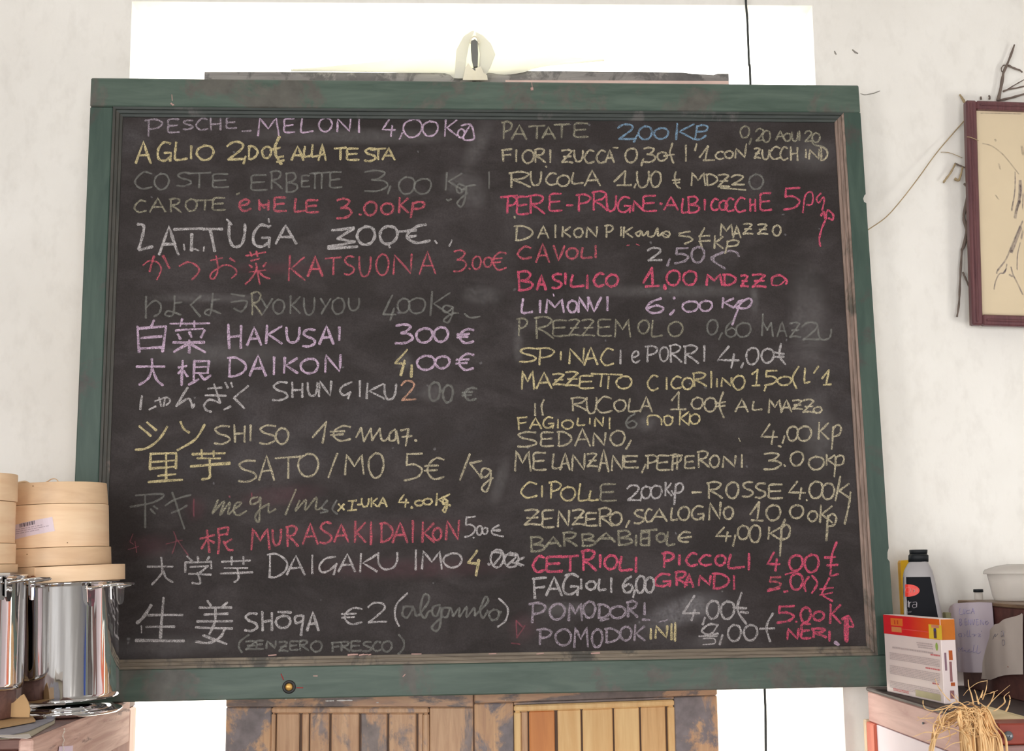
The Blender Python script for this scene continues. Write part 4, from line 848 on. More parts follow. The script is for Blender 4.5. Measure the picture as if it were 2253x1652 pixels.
twig('stem', c7([(270, 1460), (330, 1180), (370, 950), (400, 800), (480, 620), (560, 420), (640, 190)]), .0050, .0026, TWIG)
twig('side_twig', c7([(500, 660), (620, 720), (760, 770), (820, 820)]), .0034, .0020, TWIG, 3.549)
twig('tendril', c7([(500, 660), (400, 655), (345, 720), (350, 790), (400, 830)]), .0016, .0014, TWIG, 3.549)
twig('side_twig', c7([(380, 1250), (520, 1200), (700, 1170), (900, 1120), (1200, 1040)]), .0026, .0020, TWIG, 3.55)
twig('side_twig', c7([(420, 1240), (600, 1130), (900, 960)]), .0016, .0014, TWIG, 3.552)
twig('side_twig', c7([(300, 1450), (540, 1400), (860, 1310), (1300, 1200)]), .0034, .0026, TWIG, 3.549)
for l in ([(560, 60), (575, 75), (570, 110)], [(460, 75), (462, 110)]): twig('bud', px5(l), .0022, .0030, TWIG, 3.549)
twig('bud', px5([(185, 45), (215, 90), (250, 150)]), .0022, .0042, VINE, 3.549)
twig('side_twig', px5([(120, 940), (200, 975), (300, 1010)]), .0026, .0022, TWIG)
twig('side_twig', px5([(130, 945), (70, 1060), (10, 1140), (-25, 1190)]), .0024, .0032, VINE)
twig('side_twig', px5([(225, 985), (200, 1090), (170, 1160), (120, 1135)]), .0022, .0042, VINE)
twig('side_twig', px5([(240, 1200), (300, 1260)]), .0030, .003, TWIG)
twig('stem', px5([(300, 1300), (265, 1500), (240, 1640), (275, 1800), (240, 2000), (215, 2060)]), .0052, .0040, TWIG)
twig('stem', px5([(215, 2060), (200, 2300), (185, 2600), (175, 2780), (150, 2930)]), .0032, .0026, TWIG)
twig('side_twig', px5([(215, 2060), (270, 1960), (340, 1860)]), .0030, .003, TWIG)
twig('side_twig', px5([(225, 2350), (270, 2450), (330, 2590)]), .0026, .0024, TWIG)
vn = MB().tube(vcurve([aty(x, y, yy) for x, y, yy in ((1905, 508, 3.50), (1918, 500, 3.50), (1950, 477, 3.51), (1983, 440, 3.52), (2020, 392, 3.53), (2060, 337, 3.54), (2100, 290, 3.548), (2128, 258, 3.552))], 6), .0016, 7).build('dry_vine', VINE)
tag(vn, 'long thin dry vine strung between the chalkboard edge and the picture', 'vine')
th = MB().tube(vcurve([aty(x, y, 3.548) for x, y in px5([(-60, 795), (40, 800), (130, 830), (220, 870)])], 5), .0009, 6).build('tendril', VINE, vn)
o = MB().tube([P for P in vcurve([PF @ Vector((pf(x, y, -.012)[0], -.0115, pf(x, y, -.012)[1])) for x, y in px5([(280, 595), (340, 605), (430, 645)])], 4)], .0011, 6).build('loose_thread', VINE, pic)

# ------------------------------------------------------------------ left shelf
SZ = 1.177
LSX, LSY0, LSY1 = -.836, 2.672, 3.50
TOPW = mat_grain('shelf_top_wood', sr(96, 66, 60), sr(128, 92, 82), 5, (1, 10, 10), .6, .15)
SIDEW = mat_grain('weathered_side_wood', sr(182, 140, 126), sr(224, 188, 174), 5, (4, .8, 12), .7, .35, paint=sr(128, 98, 92), pthr=.62, pscale=16, pstretch=(1, .25, 2))  # weathered wood, its colour paled for the glare beside the opening
REDW = mat_grain('red_brown_wood', sr(104, 58, 52), sr(140, 84, 76), 5, (1, 8, 10), .6, .15)
POSTW = mat_grain('pinkish_post_wood', sr(224, 184, 166), sr(242, 208, 192), 5, (9, 9, .8), .6, .15)  # post colour lightened to carry the glare from the opening
DSH = mat_plain('dark_lower_board', sr(112, 82, 82), .8)
ls = empty('left_shelf', (-1.5, 3.1, 0)); tag(ls, 'weathered wooden shelf on the left carrying pots and steamers', 'shelf')
LX0 = -2.1
MB().box((LX0, LSY0+.004, SZ-.022), (LSX-.004, LSY1, SZ), bev=.003).build('shelf_board', TOPW, ls)
MB().box((LSX-.028, LSY0, SZ-.104), (LSX, LSY1-.068, SZ-.0005), bev=.004).build('side_rail', SIDEW, ls)
MB().box((LX0, LSY0, SZ-.104), (LSX-.0285, LSY0+.022, SZ-.0225), bev=.003).build('front_rail', REDW, ls)
for x0, y0 in ((LSX-.045, LSY1-.067), (LSX-.075, LSY0+.03), (LX0, LSY1-.067), (LX0, LSY0+.03)):
    MB().box((x0, y0, 0), (x0+.045, y0+.066, SZ-.0225), bev=.004).build('post', POSTW, ls)
MB().box((LX0+.01, LSY0+.1, SZ-.42), (LSX-.05, LSY1-.07, SZ-.40), bev=.003).build('lower_board', DSH, ls)

# papers on the left shelf
def flat_sheet(name, pts, z, th, m, curl=0.0):
    P = [atz(x, y, z) for x, y in pts]; mb = MB(); mb.prism(P if (P[1]-P[0]).cross(P[2]-P[1]).z > 0 else P[::-1], (0, 0, th))
    mb.f = mb.f; return mb.build(name, m)
CARD = mat_plain('brown_cardboard', sr(190, 154, 110), .8, var=.05)
GPAP = mat_plain('grey_printed_paper', sr(150, 148, 158), .8, var=.1, scale=40)
OPAP = mat_plain('oatmeal_paper', sr(176, 166, 146), .8, var=.05)
WPAP = mat_plain('white_paper', sr(220, 212, 206), .8, var=.03)
tag(flat_sheet('oatmeal_paper', [(-60, 1598), (60, 1590), (122, 1580), (120, 1592), (72, 1619), (20, 1626), (-60, 1628)], SZ+.0006, .0015, OPAP), 'beige folded paper at the near edge of the left shelf', 'paper')
tag(flat_sheet('grey_paper', [(-60, 1612), (20, 1600), (70, 1588), (121, 1579), (118, 1585), (62, 1609), (24, 1617), (-60, 1618)], SZ+.0026, .0015, GPAP), 'bluish grey printed paper under the cardboard on the left shelf', 'paper')
tag(flat_sheet('white_sheet', [(-60, 1622), (0, 1617), (40, 1617), (64, 1615), (69, 1622), (60, 1625), (0, 1622), (-60, 1630)], SZ+.0046, .0008, WPAP), 'thin white sheet edge at the very front of the left shelf', 'paper')
cbm = MB(); b1 = [atz(x, y, SZ+.006) for x, y in ((-80, 1596), (-20, 1606), (30, 1597), (78, 1588), (70, 1578), (-10, 1560), (-80, 1560))]
cbm.prism(b1 if (b1[1]-b1[0]).cross(b1[2]-b1[1]).z > 0 else b1[::-1], (0, 0, .004))
yb = b1[3].y+.03
fl = [aty(x, y, yb) for x, y in ((-80, 1576), (64, 1578), (66, 1560), (62, 1545), (52, 1527), (46, 1530), (30, 1545), (0, 1556), (-80, 1560))]
cbm.prism(fl[::-1], (0, .004, 0))
tag(cbm.build('cardboard_piece', CARD), 'torn brown cardboard under the left pot', 'cardboard')

# ------------------------------------------------------------------ pots
STEEL, nt, p = nodes('polished_steel'); p.inputs['Base Color'].default_value = (.80, .80, .81, 1); p.inputs['Metallic'].default_value = 1; p.inputs['Roughness'].default_value = .045
sn = noise(nt, 16, 3, (1, 1, .03)); bump(nt, p, sn.outputs['Fac'], .3, .01)
def make_pot(name, cx, cyy, z0, r, h, tilt, label, handles, contact):
    root = empty(name, (cx, cyy, z0)); tag(root, label, 'pot', 'polished steel pots on the left shelf')
    F = Matrix.Translation((cx, cyy, z0)) @ Matrix.Rotation(tilt, 4, 'Y')
    prof = [(.001, 0), (r*.93, 0), (r*.985, .004), (r, .014), (r, h-.010), (r*1.012, h-.006), (r*1.03, h-.004), (r*1.035, h-.001), (r*1.025, h), (r*.985, h-.004), (r*.975, h-.02), (r*.975, .016), (r*.94, .006), (.001, .006)]
    MB().lathe(prof, 72, F).build('pot_body', STEEL, root)
    for an in handles:
        G_ = F @ Matrix.Rotation(an, 4, 'Z'); hw = .047; zz = h-.016
        loop = [(r-.002, -hw, zz-.004), (r+.012, -hw*1.02, zz), (r+.042, -hw*.92, zz+.004), (r+.058, -hw*.5, zz+.006), (r+.061, 0, zz+.006), (r+.058, hw*.5, zz+.006), (r+.042, hw*.92, zz+.004), (r+.012, hw*1.02, zz), (r-.002, hw, zz-.004)]
        hd = MB().tube(vcurve([G_ @ Vector(q) for q in loop], 5), .0042, 8, flat=.8).build('handle', STEEL, root)
        for sy in (-hw, hw):
            lug = [(r+.0005, sy-.012, zz+.006), (r+.0005, sy+.012, zz+.006), (r+.0005, sy+.010, zz-.030), (r+.0005, sy+.004, zz-.040), (r+.0005, sy-.004, zz-.040), (r+.0005, sy-.010, zz-.030)]
            MB().prism([G_ @ Vector(q) for q in lug], (G_.to_3x3() @ Vector((.004, 0, 0)))).build('handle_bracket', STEEL, hd)
    return F, h
pr = .1145
Py = 3.115; pc = aty(153, 1400, Py); z_b = aty(150, 1551, Py-pr).z; z_t = aty(150, 1284, Py-pr).z
F1, h1 = make_pot('steel_pot', pc.x, Py, z_b+.002, pr, z_t-z_b, math.radians(-2.4), 'polished steel pot with a loop handle, right one of the two on the left shelf', (math.radians(-28), math.radians(152)), SZ)
Py2 = 2.93; pc2 = aty(-64, 1400, Py2); z_b2 = aty(0, 1528, Py2-pr).z; z_t2 = aty(0, 1266, Py2-pr).z
F2, h2 = make_pot('steel_pot', pc2.x, Py2, z_b2, pr*.98, z_t2-z_b2, math.radians(-1.0), 'polished steel pot cut by the left edge of the photo', (math.radians(-12), math.radians(168)), SZ)
# steel lid lying under the right pot
lid = empty('steel_tray', (pc.x+.004, Py-.006, SZ)); tag(lid, 'round shiny steel tray lying under the right pot', 'tray')
LF = Matrix.Translation((pc.x+.004, Py-.012, SZ+.001)) @ Matrix.Rotation(math.radians(-1.5), 4, 'Y')
MB().lathe([(.001, z_b-SZ-.006), (.05, z_b-SZ-.0062), (.098, z_b-SZ-.010), (.110, .010), (.114, .007), (.120, .011), (.1215, .009), (.115, .002), (.10, .0012), (.001, .001)][::-1], 72, LF).build('tray_dome', STEEL, lid)
# wooden pad under the left pot
mb = MB().lathe([(.001, 0), (.085, 0), (.09, .003), (.09, z_b2-SZ-.014), (.086, z_b2-SZ-.0105), (.001, z_b2-SZ-.0105)], 40, Matrix.Translation((pc2.x, Py2+.02, SZ+.0105)))
tag(mb.build('pot_stand', TOPW), 'dark round trivet under the left pot', 'trivet')

# ------------------------------------------------------------------ bamboo steamers
BAM = mat_grain('bamboo_band', sr(236, 198, 160), sr(247, 216, 180), 3, (2, 2, 16), .45, .06)
BAM2 = mat_grain('bamboo_band_darker', sr(220, 184, 148), sr(238, 206, 168), 3, (2, 2, 10), .45, .06)
BAMD = mat_plain('bamboo_seam', sr(122, 86, 52), .7)
def band(root, name, F, r, z0, z1, m, t=.004, r2=None):
    r2 = r2 or r
    mb = MB().lathe([(r2-t, z0), (r2, z0), (r2+.0004, z0+.001), (r+.0004, z1-.0012), (r, z1), (r-t, z1), (r2-t, z0)], 96, F)
    return mb.build(name, m, root)
def steamer(F, specs, label, rlid, group='bamboo steamers on the pots'):
    root = empty('bamboo_steamer', F.translation); tag(root, label, 'steamer', group)
    for nm, r, r2, z0, z1, m in specs: band(root, nm, F, r, z0, z1, m, .005, r2)
    # woven lid: crossed strips over a low dome
    zt = max(s_[4] for s_ in specs); rt = rlid-.005
    MB().lathe([(.001, zt-.004), (rt*.6, zt-.006), (rt, zt-.010), (rt, zt-.013), (.001, zt-.008)][::-1], 48, F).build('lid_mat', BAM2, root)
    return root
def zat(y, ydepth, x=150): return aty(x, y, ydepth).z
sy_ = Py-.10
x_c = aty(125, 1200, Py).x
zA = z_t+.003
F3 = Matrix.Translation((aty(151, 1265, Py).x, Py, zA)) @ Matrix.Rotation(math.radians(-2.2), 4, 'Y')
hoop = empty('bamboo_hoop', F3.translation); tag(hoop, 'wide pale bamboo ring lying across the right pot, under the steamer', 'steamer ring')
zh = zat(1247, sy_)-zat(1282, sy_)
band(hoop, 'ring', F3, .1255, 0, zh, BAM, .006)
an0 = math.radians(-90-33); r_ = .1262
def bend(a0, a1, z0, z1, r_, m, name, root, F):
    vs = []; n = 10
    for k in range(n+1):
        a_ = math.radians(a0+(a1-a0)*k/n)
        for z_, rr in ((z0, r_), (z1, r_), (z1, r_-.002), (z0, r_-.002)): vs.append(F @ Vector((rr*math.cos(a_), rr*math.sin(a_), z_)))
    fs = []
    for k in range(n):
        for j in range(4): fs.append((k*4+j, (k+1)*4+j, (k+1)*4+(j+1) % 4, k*4+(j+1) % 4))
    fs += [(3, 2, 1, 0), (n*4, n*4+1, n*4+2, n*4+3)]
    return MB().add(vs, fs).build(name, m, root)
bend(-180+52, -180+72, .0006, zh+.0008, .1278, BAM2, 'overlap_strip', hoop, F3)
pa = F3 @ Vector((.1285*math.cos(math.radians(-128)), .1285*math.sin(math.radians(-128)), zh*.50)); pb = F3 @ Vector((.1295*math.cos(math.radians(-109)), .1295*math.sin(math.radians(-109)), zh*.36))
BRN = mat_plain('brown_cane', sr(142, 86, 54), .7)
MB().tube([pa, pa.lerp(pb, .5)+Vector((0, -.002, 0)), pb], .0013, 7).build('cane_tie', BRN, hoop)
MB().tube([pb+Vector((-.003, -.0016, .001)), pb+Vector((.002, -.002, 0)), pb+Vector((.006, -.001, -.001))], lambda t: .0032+.0014*math.sin(t*3.1), 8).build('cane_knot', BRN, hoop)
zl = [zat(y, sy_, 140) for y in (1248, 1208, 1112, 1063)]
F4 = Matrix.Translation((x_c, Py+.004, zA+zh+.0006)) @ Matrix.Rotation(math.radians(-2.0), 4, 'Y')
base = zl[0]
rs = .1155
st1 = steamer(F4, [('lower_band', rs+.005, rs+.006, 0, zl[1]-base, BAM2), ('body_band', rs, rs+.001, zl[1]-base+.0012, zl[2]-base, BAM), ('lid_band', rs-.004, rs-.001, zl[2]-base+.0012, zl[3]-base, BAM2)],
              'pale bamboo steamer with a barcode sticker, right one of the two stacks', rs-.004)
MB().lathe([(rs-.0045, .002), (rs-.0085, zl[3]-base-.016)], 64, F4).build('inner_wall', BAMD, st1)
hz = zl[3]-base
def FP(F, a, r_, z_): return F @ Vector((r_*math.cos(math.radians(a)), r_*math.sin(math.radians(a)), z_))
MB().tube(vcurve([FP(F4, -130, .05, hz-.004), FP(F4, -100, .045, hz+.006), FP(F4, -88, .046, hz+.011), FP(F4, -75, .05, hz+.010), FP(F4, -66, .058, hz-.003)], 6), .0022, 6, flat=.5).build('lid_loop', BAM2, st1)
MB().tube(vcurve([FP(F4, -155, .10, hz-.002), FP(F4, -145, .088, hz+.004), FP(F4, -132, .080, hz+.0055), FP(F4, -122, .076, hz-.001)], 6), .0034, 6).build('lid_loop', BAM2, st1)
for a_, z_, r0 in ((-100, hz-.008, rs-.003), (-130, .052, rs+.001), (-96, .012+.001, rs+.001), (-104, -.0+.028, rs+.006), (-62, .05, rs+.001), (-128, .078, rs+.001)):
    c_ = FP(F4, a_, r0-.0002, z_); MB().tube([c_, c_+(F4.to_3x3() @ Vector((math.cos(math.radians(a_)), math.sin(math.radians(a_)), 0)))*.0009], .0013, 8).build('peg', BAMD, st1)
# sticker
STK = mat_plain('sticker_paper', sr(226, 208, 218), .5, var=.02)
INKB = mat_plain('printed_black', sr(64, 56, 66), .6); INKG = mat_plain('printed_grey', sr(176, 158, 170), .6)
def cyl_patch(F, r_, quad, n=10):
    """quad in (angle deg, z) corners, tl tr br bl -> thin curved patch"""
    vs = []; tl, tr, br_, bl = [Vector(q) for q in quad]
    for k in range(n+1):
        a_, b_ = tl.lerp(tr, k/n), bl.lerp(br_, k/n)
        for q in (a_, b_):
            an = math.radians(q.x); vs.append(F @ Vector((r_*math.cos(an), r_*math.sin(an), q.y)))
    fs = [(2*k, 2*k+1, 2*k+3, 2*k+2) for k in range(n)]; return vs, fs
def ang_of(x, y, F, r_):
    d = ray(x, y); Fi = F.inverted(); o_ = Fi @ CAM; dd = Fi.to_3x3() @ d
    A_ = dd.x**2+dd.y**2; B_ = 2*(o_.x*dd.x+o_.y*dd.y); C_ = o_.x**2+o_.y**2-r_*r_; D_ = B_*B_-4*A_*C_
    t = (-B_-math.sqrt(max(D_, 0)))/(2*A_); q = o_+dd*t
    return (math.degrees(math.atan2(q.y, q.x)), q.z)
rr = rs+.0016
quad = [ang_of(x, y, F4, rr) for x, y in ((26, 1157), (115, 1137), (120.5, 1168), (26, 1189))]
lab = MB().add(*cyl_patch(F4, rr, quad)).build('price_sticker', STK, st1)
mb = MB(); xx = 42.5
for wdt in (1.2, .8, 1.6, .8, 2.2, 1.0, .8, 2.0, .8, 1.4, 1.0, 2.2, .9, 1.2):
    y0 = 1152.5-(xx-42)*.22
    mb.add(*cyl_patch(F4, rr+.0003, [ang_of(x, y, F4, rr+.0003) for x, y in ((xx, y0), (xx+wdt, y0-.2), (xx+wdt+.8, y0+8), (xx+.8, y0+8.2))], 1)); xx += wdt+1.2
o = mb.build('barcode', INKB, lab); o['kind'] = 'stuff'
mb = MB()
for (x0, x1, y) in ((34, 92, 1165), (34, 104, 1169.5), (34, 86, 1174)):
    y1 = y-(x1-x0)*.19
    xq = x0
    while xq < x1-3:
        l_ = 3+R()*7; ya = y-(xq-x0)*.19
        mb.add(*cyl_patch(F4, rr+.0003, [ang_of(a, b, F4, rr+.0003) for a, b in ((xq, ya), (xq+l_, ya-l_*.19), (xq+l_+.3, ya+1.6-l_*.19), (xq+.3, ya+1.6))], 2)); xq += l_+1.6
o = mb.build('small_print', INKG, lab); o['kind'] = 'stuff'
# left stack
Pl = Py2; sl = Pl-.10
zl2 = [zat(y, sl, 10) for y in (1262, 1243, 1196, 1101, 1038)]
F5 = Matrix.Translation((aty(-83, 1200, Pl).x, Pl, zl2[0]+.001)) @ Matrix.Rotation(math.radians(-.5), 4, 'Y')
r5 = .109
st2 = steamer(F5, [('base_band', r5+.006, r5+.006, 0, zl2[1]-zl2[0], BAM2), ('lower_band', r5+.001, r5+.001, zl2[1]-zl2[0]+.001, zl2[2]-zl2[0], BAM), ('body_band', r5-.002, r5-.002, zl2[2]-zl2[0]+.0012, zl2[3]-zl2[0], BAM), ('lid_band', r5, r5+.001, zl2[3]-zl2[0]+.0012, zl2[4]-zl2[0], BAM)],
              'bamboo steamer stack cut by the left edge of the photo', r5)
MB().lathe([(r5-.006, .002), (r5-.006, zl2[4]-zl2[0]-.012)], 64, F5).build('inner_wall', BAMD, st2)

# string with a tag hanging on the shelf side
STRG = mat_plain('white_string', sr(236, 226, 214), .8); TAGM = mat_plain('lilac_tag', sr(228, 206, 224), .7, var=.02)
stg = empty('hanging_tag', atx(138, 1640, LSX+.004)); tag(stg, 'lilac price tag on a twisted white string hanging on the left shelf side', 'tag')
pts = [atx(x, y, LSX+.004) for x, y in ((141, 1603), (142, 1608), (138, 1618), (141, 1628), (138, 1637), (140, 1648), (140, 1655))]
MB().tube(vcurve(pts, 5), lambda t: .0012+.0005*math.sin(t*40), 6).build('string', STRG, stg)
P = [atx(x, y, LSX+.0022) for x, y in ((130, 1642), (160, 1640), (159, 1664), (127, 1668))]
MB().prism(P, (.0008, 0, 0)).build('tag_card', TAGM, stg)

# ------------------------------------------------------------------ right shelf
RX0 = 1.055; RY0, RY1 = 2.78, 3.50
RSIDE = mat_grain('pink_brown_side_wood', sr(196, 148, 140), sr(222, 180, 172), 5, (6, .7, 8), .6, .1)  # glare near the opening is put into this lightened wood colour
rsf = empty('right_shelf', (1.6, 3.1, 0)); tag(rsf, 'brown wooden shelf on the right below the box and bottle', 'shelf')
RXE = 2.3
DTOP = mat_plain('dark_shelf_top', sr(74, 62, 60), .6)
MB().box((RX0, RY0, SZ-.010), (RXE, RY1, SZ), bev=.003).build('shelf_board', DTOP, rsf)
MB().box((RX0+.004, RY0+.004, SZ-.088), (RX0+.030, RY1-.001, SZ-.0105), bev=.003).build('side_rail', RSIDE, rsf)
MB().box((RX0+.0305, RY0+.004, SZ-.088), (RXE, RY0+.026, SZ-.0105), bev=.003).build('front_rail', RSIDE, rsf)
RPOST = mat_grain('orange_red_post', sr(204, 96, 74), sr(226, 120, 92), 4, (8, 8, .8), .6, .1)
MB().box((RX0-.003, 3.435, 0), (RX0+.026, RY1, SZ-.0885), bev=.003).build('post', RPOST, rsf)
PEDG = mat_plain('cream_edge', sr(240, 214, 180), .6)
MB().box((RX0-.003, RY1+.0005, 0), (RX0+.020, 3.525, SZ-.085), bev=.002).build('edge_strip', PEDG, rsf)
LAV = mat_plain('lavender_white_panel', sr(240, 226, 236), .6, var=.02)
MB().box((RX0+.004, RY0+.03, 0), (RX0+.014, 3.4345, SZ-.089), bev=.001).build('side_panel', LAV, rsf)
MB().box((RXE-.05, RY0+.03, 0), (RXE-.004, RY1, SZ-.0885), bev=.002).build('side_panel', LAV, rsf)
NAIL = mat_plain('grey_nail', sr(110, 112, 116), .4, .6)
pn = atx(2033, 1591, RX0+.003); MB().tube([pn, pn+Vector((-.004, 0, 0))], .0026, 8).build('nail', NAIL, rsf)

# ------------------------------------------------------------------ detergent box
P1 = atz(1951.5, 1521, SZ+.0005); P2 = atz(2078, 1549, SZ+.0005)
bu = (P2-P1).normalized(); bw_ = (P2-P1).length; bn = Vector((-bu.y, bu.x, 0))
if bn.y < 0: bn = -bn
bh = atp(1952.5, 1352, P1, -bn).z - P1.z; bdp = .036
XF = Matrix.Identity(4)
for r_ in range(3): XF[r_][0] = bu[r_]; XF[r_][1] = bn[r_]; XF[r_][2] = (0, 0, 1)[r_]; XF[r_][3] = P1[r_]
bx_ = empty('carton', P1); tag(bx_, 'white cardboard carton with a red and orange band, right of the chalkboard', 'box')
WBX = mat_plain('carton_white', sr(250, 234, 232), .5, var=.02)
MB().box((0, 0, 0), (bw_, bdp, bh), XF, bev=.0015).build('carton_body', WBX, bx_)
def fpx(x, y):
    P = atp(x, y, P1, -bn)-P1; return P.dot(bu), P.z
def decal(pts, m, name, parent, d=.0004, side='front'):
    if side == 'front': q = [XF @ Vector((u, -d, v)) for u, v in pts]
    else: q = [XF @ Vector((bw_+d, u, v)) for u, v in pts]
    mb = MB(); mb.prism(q, (XF.to_3x3() @ (Vector((0, -.0002, 0)) if side == 'front' else Vector((.0002, 0, 0))))); return mb.build(name, m, parent)
# printed band: red fading to orange along the front
BANDM, nt, p = nodes('red_orange_print'); tc = nt.nodes.new('ShaderNodeTexCoord'); sx = nt.nodes.new('ShaderNodeSeparateXYZ')
nt.links.new(tc.outputs['Object'], sx.inputs[0]); mr = nt.nodes.new('ShaderNodeMapRange'); mr.inputs[1].default_value = P1.x; mr.inputs[2].default_value = P2.x
nt.links.new(sx.outputs[0], mr.inputs[0]); rp = ramp(nt, mr.outputs[0], [(.0, sr(240, 36, 50)), (.45, sr(240, 40, 42)), (1, sr(248, 116, 20))]); nt.links.new(rp.outputs[0], p.inputs['Base Color']); p.inputs['Roughness'].default_value = .4
zb0 = fpx(1952, 1394)[1]
decal([(0.0008, zb0), (bw_-.0008, zb0), (bw_-.0008, bh-.0008), (.0008, bh-.0008)], BANDM, 'printed_band', bx_)
OBAND = mat_plain('orange_band_side', sr(214, 120, 30), .5)
decal([(0.001, zb0), (bdp-.001, zb0), (bdp-.001, bh-.001), (.001, bh-.001)], OBAND, 'printed_band', bx_, side='s')
ORNG = mat_plain('print_orange', sr(246, 130, 50), .5, var=.03); YEL = mat_plain('print_yellow', sr(250, 214, 60), .5, var=.03)
GRN = mat_plain('print_green', sr(166, 196, 96), .5); DKP = mat_plain('print_dark', sr(96, 66, 70), .5); PKP = mat_plain('print_red_text', sr(224, 120, 124), .6); GTX = mat_plain('print_grey_text', sr(214, 198, 198), .6, var=.05, scale=200); BLP = mat_plain('print_blue', sr(70, 70, 130), .5)
def rect(x0, y0, x1, y1, m, name='print', d=.0008, sl=.12):
    # print aligned with the carton
    a = fpx(x0, y0); b = fpx(x1, y0+(x1-x0)*sl); hgt = (y1-y0)*(bh/169.0)
    decal([(a[0], a[1]-hgt), (b[0], a[1]-hgt), (b[0], a[1]), (a[0], a[1])], m, name, bx_, d)
rect(1960, 1359, 1986, 1375, ORNG, 'orange_emblem'); rect(1962, 1378, 1984, 1389, mat_plain('print_tan', sr(232, 150, 90), .5), 'tan_emblem')
rect(1968, 1364, 1971, 1373, mat_plain('print_rust', sr(214, 80, 40), .5), 'emblem_bar', .0012); rect(1974, 1364, 1977, 1373, mat_plain('print_rust', sr(214, 80, 40), .5), 'emblem_bar', .0012)
rect(1986, 1383, 2042, 1385, mat_plain('print_fine_line', sr(246, 90, 80), .5), 'fine_line')
rect(2043.5, 1373, 2072, 1402, YEL, 'yellow_emblem', sl=.1); rect(2050, 1374, 2067, 1380, mat_plain('print_pink', sr(230, 150, 120), .5), 'emblem_top', .0012)
rect(2055, 1385, 2061, 1402, DKP, 'emblem_figure', .0012); rect(2055.5, 1382, 2060.5, 1388, BLP, 'emblem_spot', .0016)
cg = fpx(2061.5, 1422.5); decal([(cg[0]+.0062*math.cos(a*.4), cg[1]+.0092*math.sin(a*.4)) for a in range(16)][::1], GRN, 'green_seal', bx_, .0008)
def textblock(x0, x1, y0, y1, m, lines, name, jag=0.0):
    mb = MB(); a = fpx(x0, y0); b = fpx(x1, y0+(x1-x0)*.14); hgt = (y1-y0)*(bh/169.0)
    for k in range(lines):
        z = a[1]-hgt*(k+.5)/lines; u = a[0]+R()*jag*(b[0]-a[0]); t = hgt/lines*.30
        while u < b[0]-.002:
            l_ = min(.002+R()*.007, b[0]-u)
            q = [XF @ Vector(v_) for v_ in ((u, -.0009, z-t), (u+l_, -.0009, z-t), (u+l_, -.0009, z+t), (u, -.0009, z+t))]
            mb.add(q, [(0, 1, 2, 3)]); u += l_+.0014
    o = mb.build(name, m, bx_); o['kind'] = 'stuff'
textblock(2016, 2053, 1411, 1424, GTX, 3, 'small_print', .2); textblock(1964, 2055, 1421, 1427, GTX, 1, 'small_print')
textblock(1958, 2068, 1434, 1450, GTX, 5, 'small_print'); textblock(1958, 2068, 1462, 1482, GTX, 6, 'small_print'); textblock(1958, 2068, 1496, 1512, GTX, 5, 'small_print')
textblock(2048, 2069, 1437, 1442, PKP, 1, 'red_heading'); textblock(2037, 2069, 1466, 1471, PKP, 1, 'red_heading'); textblock(2052, 2066, 1500, 1505, PKP, 1, 'red_heading'); textblock(1966, 2000, 1513, 1519, PKP, 2, 'red_heading')
rect(2015, 1517, 2070, 1530, mat_plain('print_pale_yellow', sr(214, 204, 160), .6), 'yellow_strip')
for (a0, a1, z0, z1, m) in ((.012, .022, .075, .115, mat_plain('print_mauve', sr(150, 116, 130), .6)), (.034, .052, .098, .12, mat_plain('print_rust2', sr(196, 96, 40), .6)), (.034, .046, .05, .095, mat_plain('print_mauve2', sr(160, 110, 112), .6)), (.036, .056, .04, .048, mat_plain('print_rust2', sr(196, 96, 40), .6)), (.03, .05, .012, .03, mat_plain('print_mauve2', sr(160, 110, 112), .6))):
    a0 *= .5; a1 *= .5
    decal([(a0, z0), (a1, z0), (a1, z1), (a0, z1)], m, 'side_print', bx_, side='s')

# ------------------------------------------------------------------ grey bottle and a yellow pack behind the carton
by_ = 3.435
bt = empty('plastic_bottle', aty(2030, 1450, by_)); bt.location.z = SZ
tag(bt, 'grey plastic bottle with black cap and black label behind the carton', 'bottle')
GPL = mat_plain('grey_plastic', sr(172, 168, 170), .35, var=.03); BLK = mat_plain('black_plastic', sr(22, 26, 30), .5, var=.05, spec=.3); BLB = mat_plain('black_label', sr(22, 24, 30), .7, var=.05, spec=.2)
BA = math.radians(19.5); BXA = Vector((math.cos(BA), -math.sin(BA), 0)); BDA = Vector((math.sin(BA), math.cos(BA), 0))
def sect(x0, x1, y, dep, n=24, grow=0.0, pw=.5):
    a, b = aty(x0, y, by_), aty(x1, y, by_); c_ = (a+b)/2; hw = (b-a).length/2*math.cos(BA)+grow; hd = dep/2+grow; z = a.z*.5+b.z*.5
    out = []
    for k in range(n):
        an = 2*math.pi*k/n; cs, sn_ = math.cos(an), math.sin(an)
        q = Vector((c_.x, by_+.01, z)) + BXA*(hw*math.copysign(abs(cs)**pw, cs)) + BDA*(hd*math.copysign(abs(sn_)**pw, sn_)); out.append(q)
    return out
def loft(secs, name, m, parent, caps=True):
    n = len(secs[0]); vs = [v for s_ in secs for v in s_]; fs = []
    for i in range(len(secs)-1):
        for k in range(n): fs.append((i*n+k, (i+1)*n+k, (i+1)*n+(k+1) % n, i*n+(k+1) % n))
    if caps: fs += [tuple(range(n)), tuple((len(secs)-1)*n+k for k in range(n))[::-1]]
    return MB().add(vs, fs, smooth=True).build(name, m, parent)
zbot = 1450
def zy(y): return y
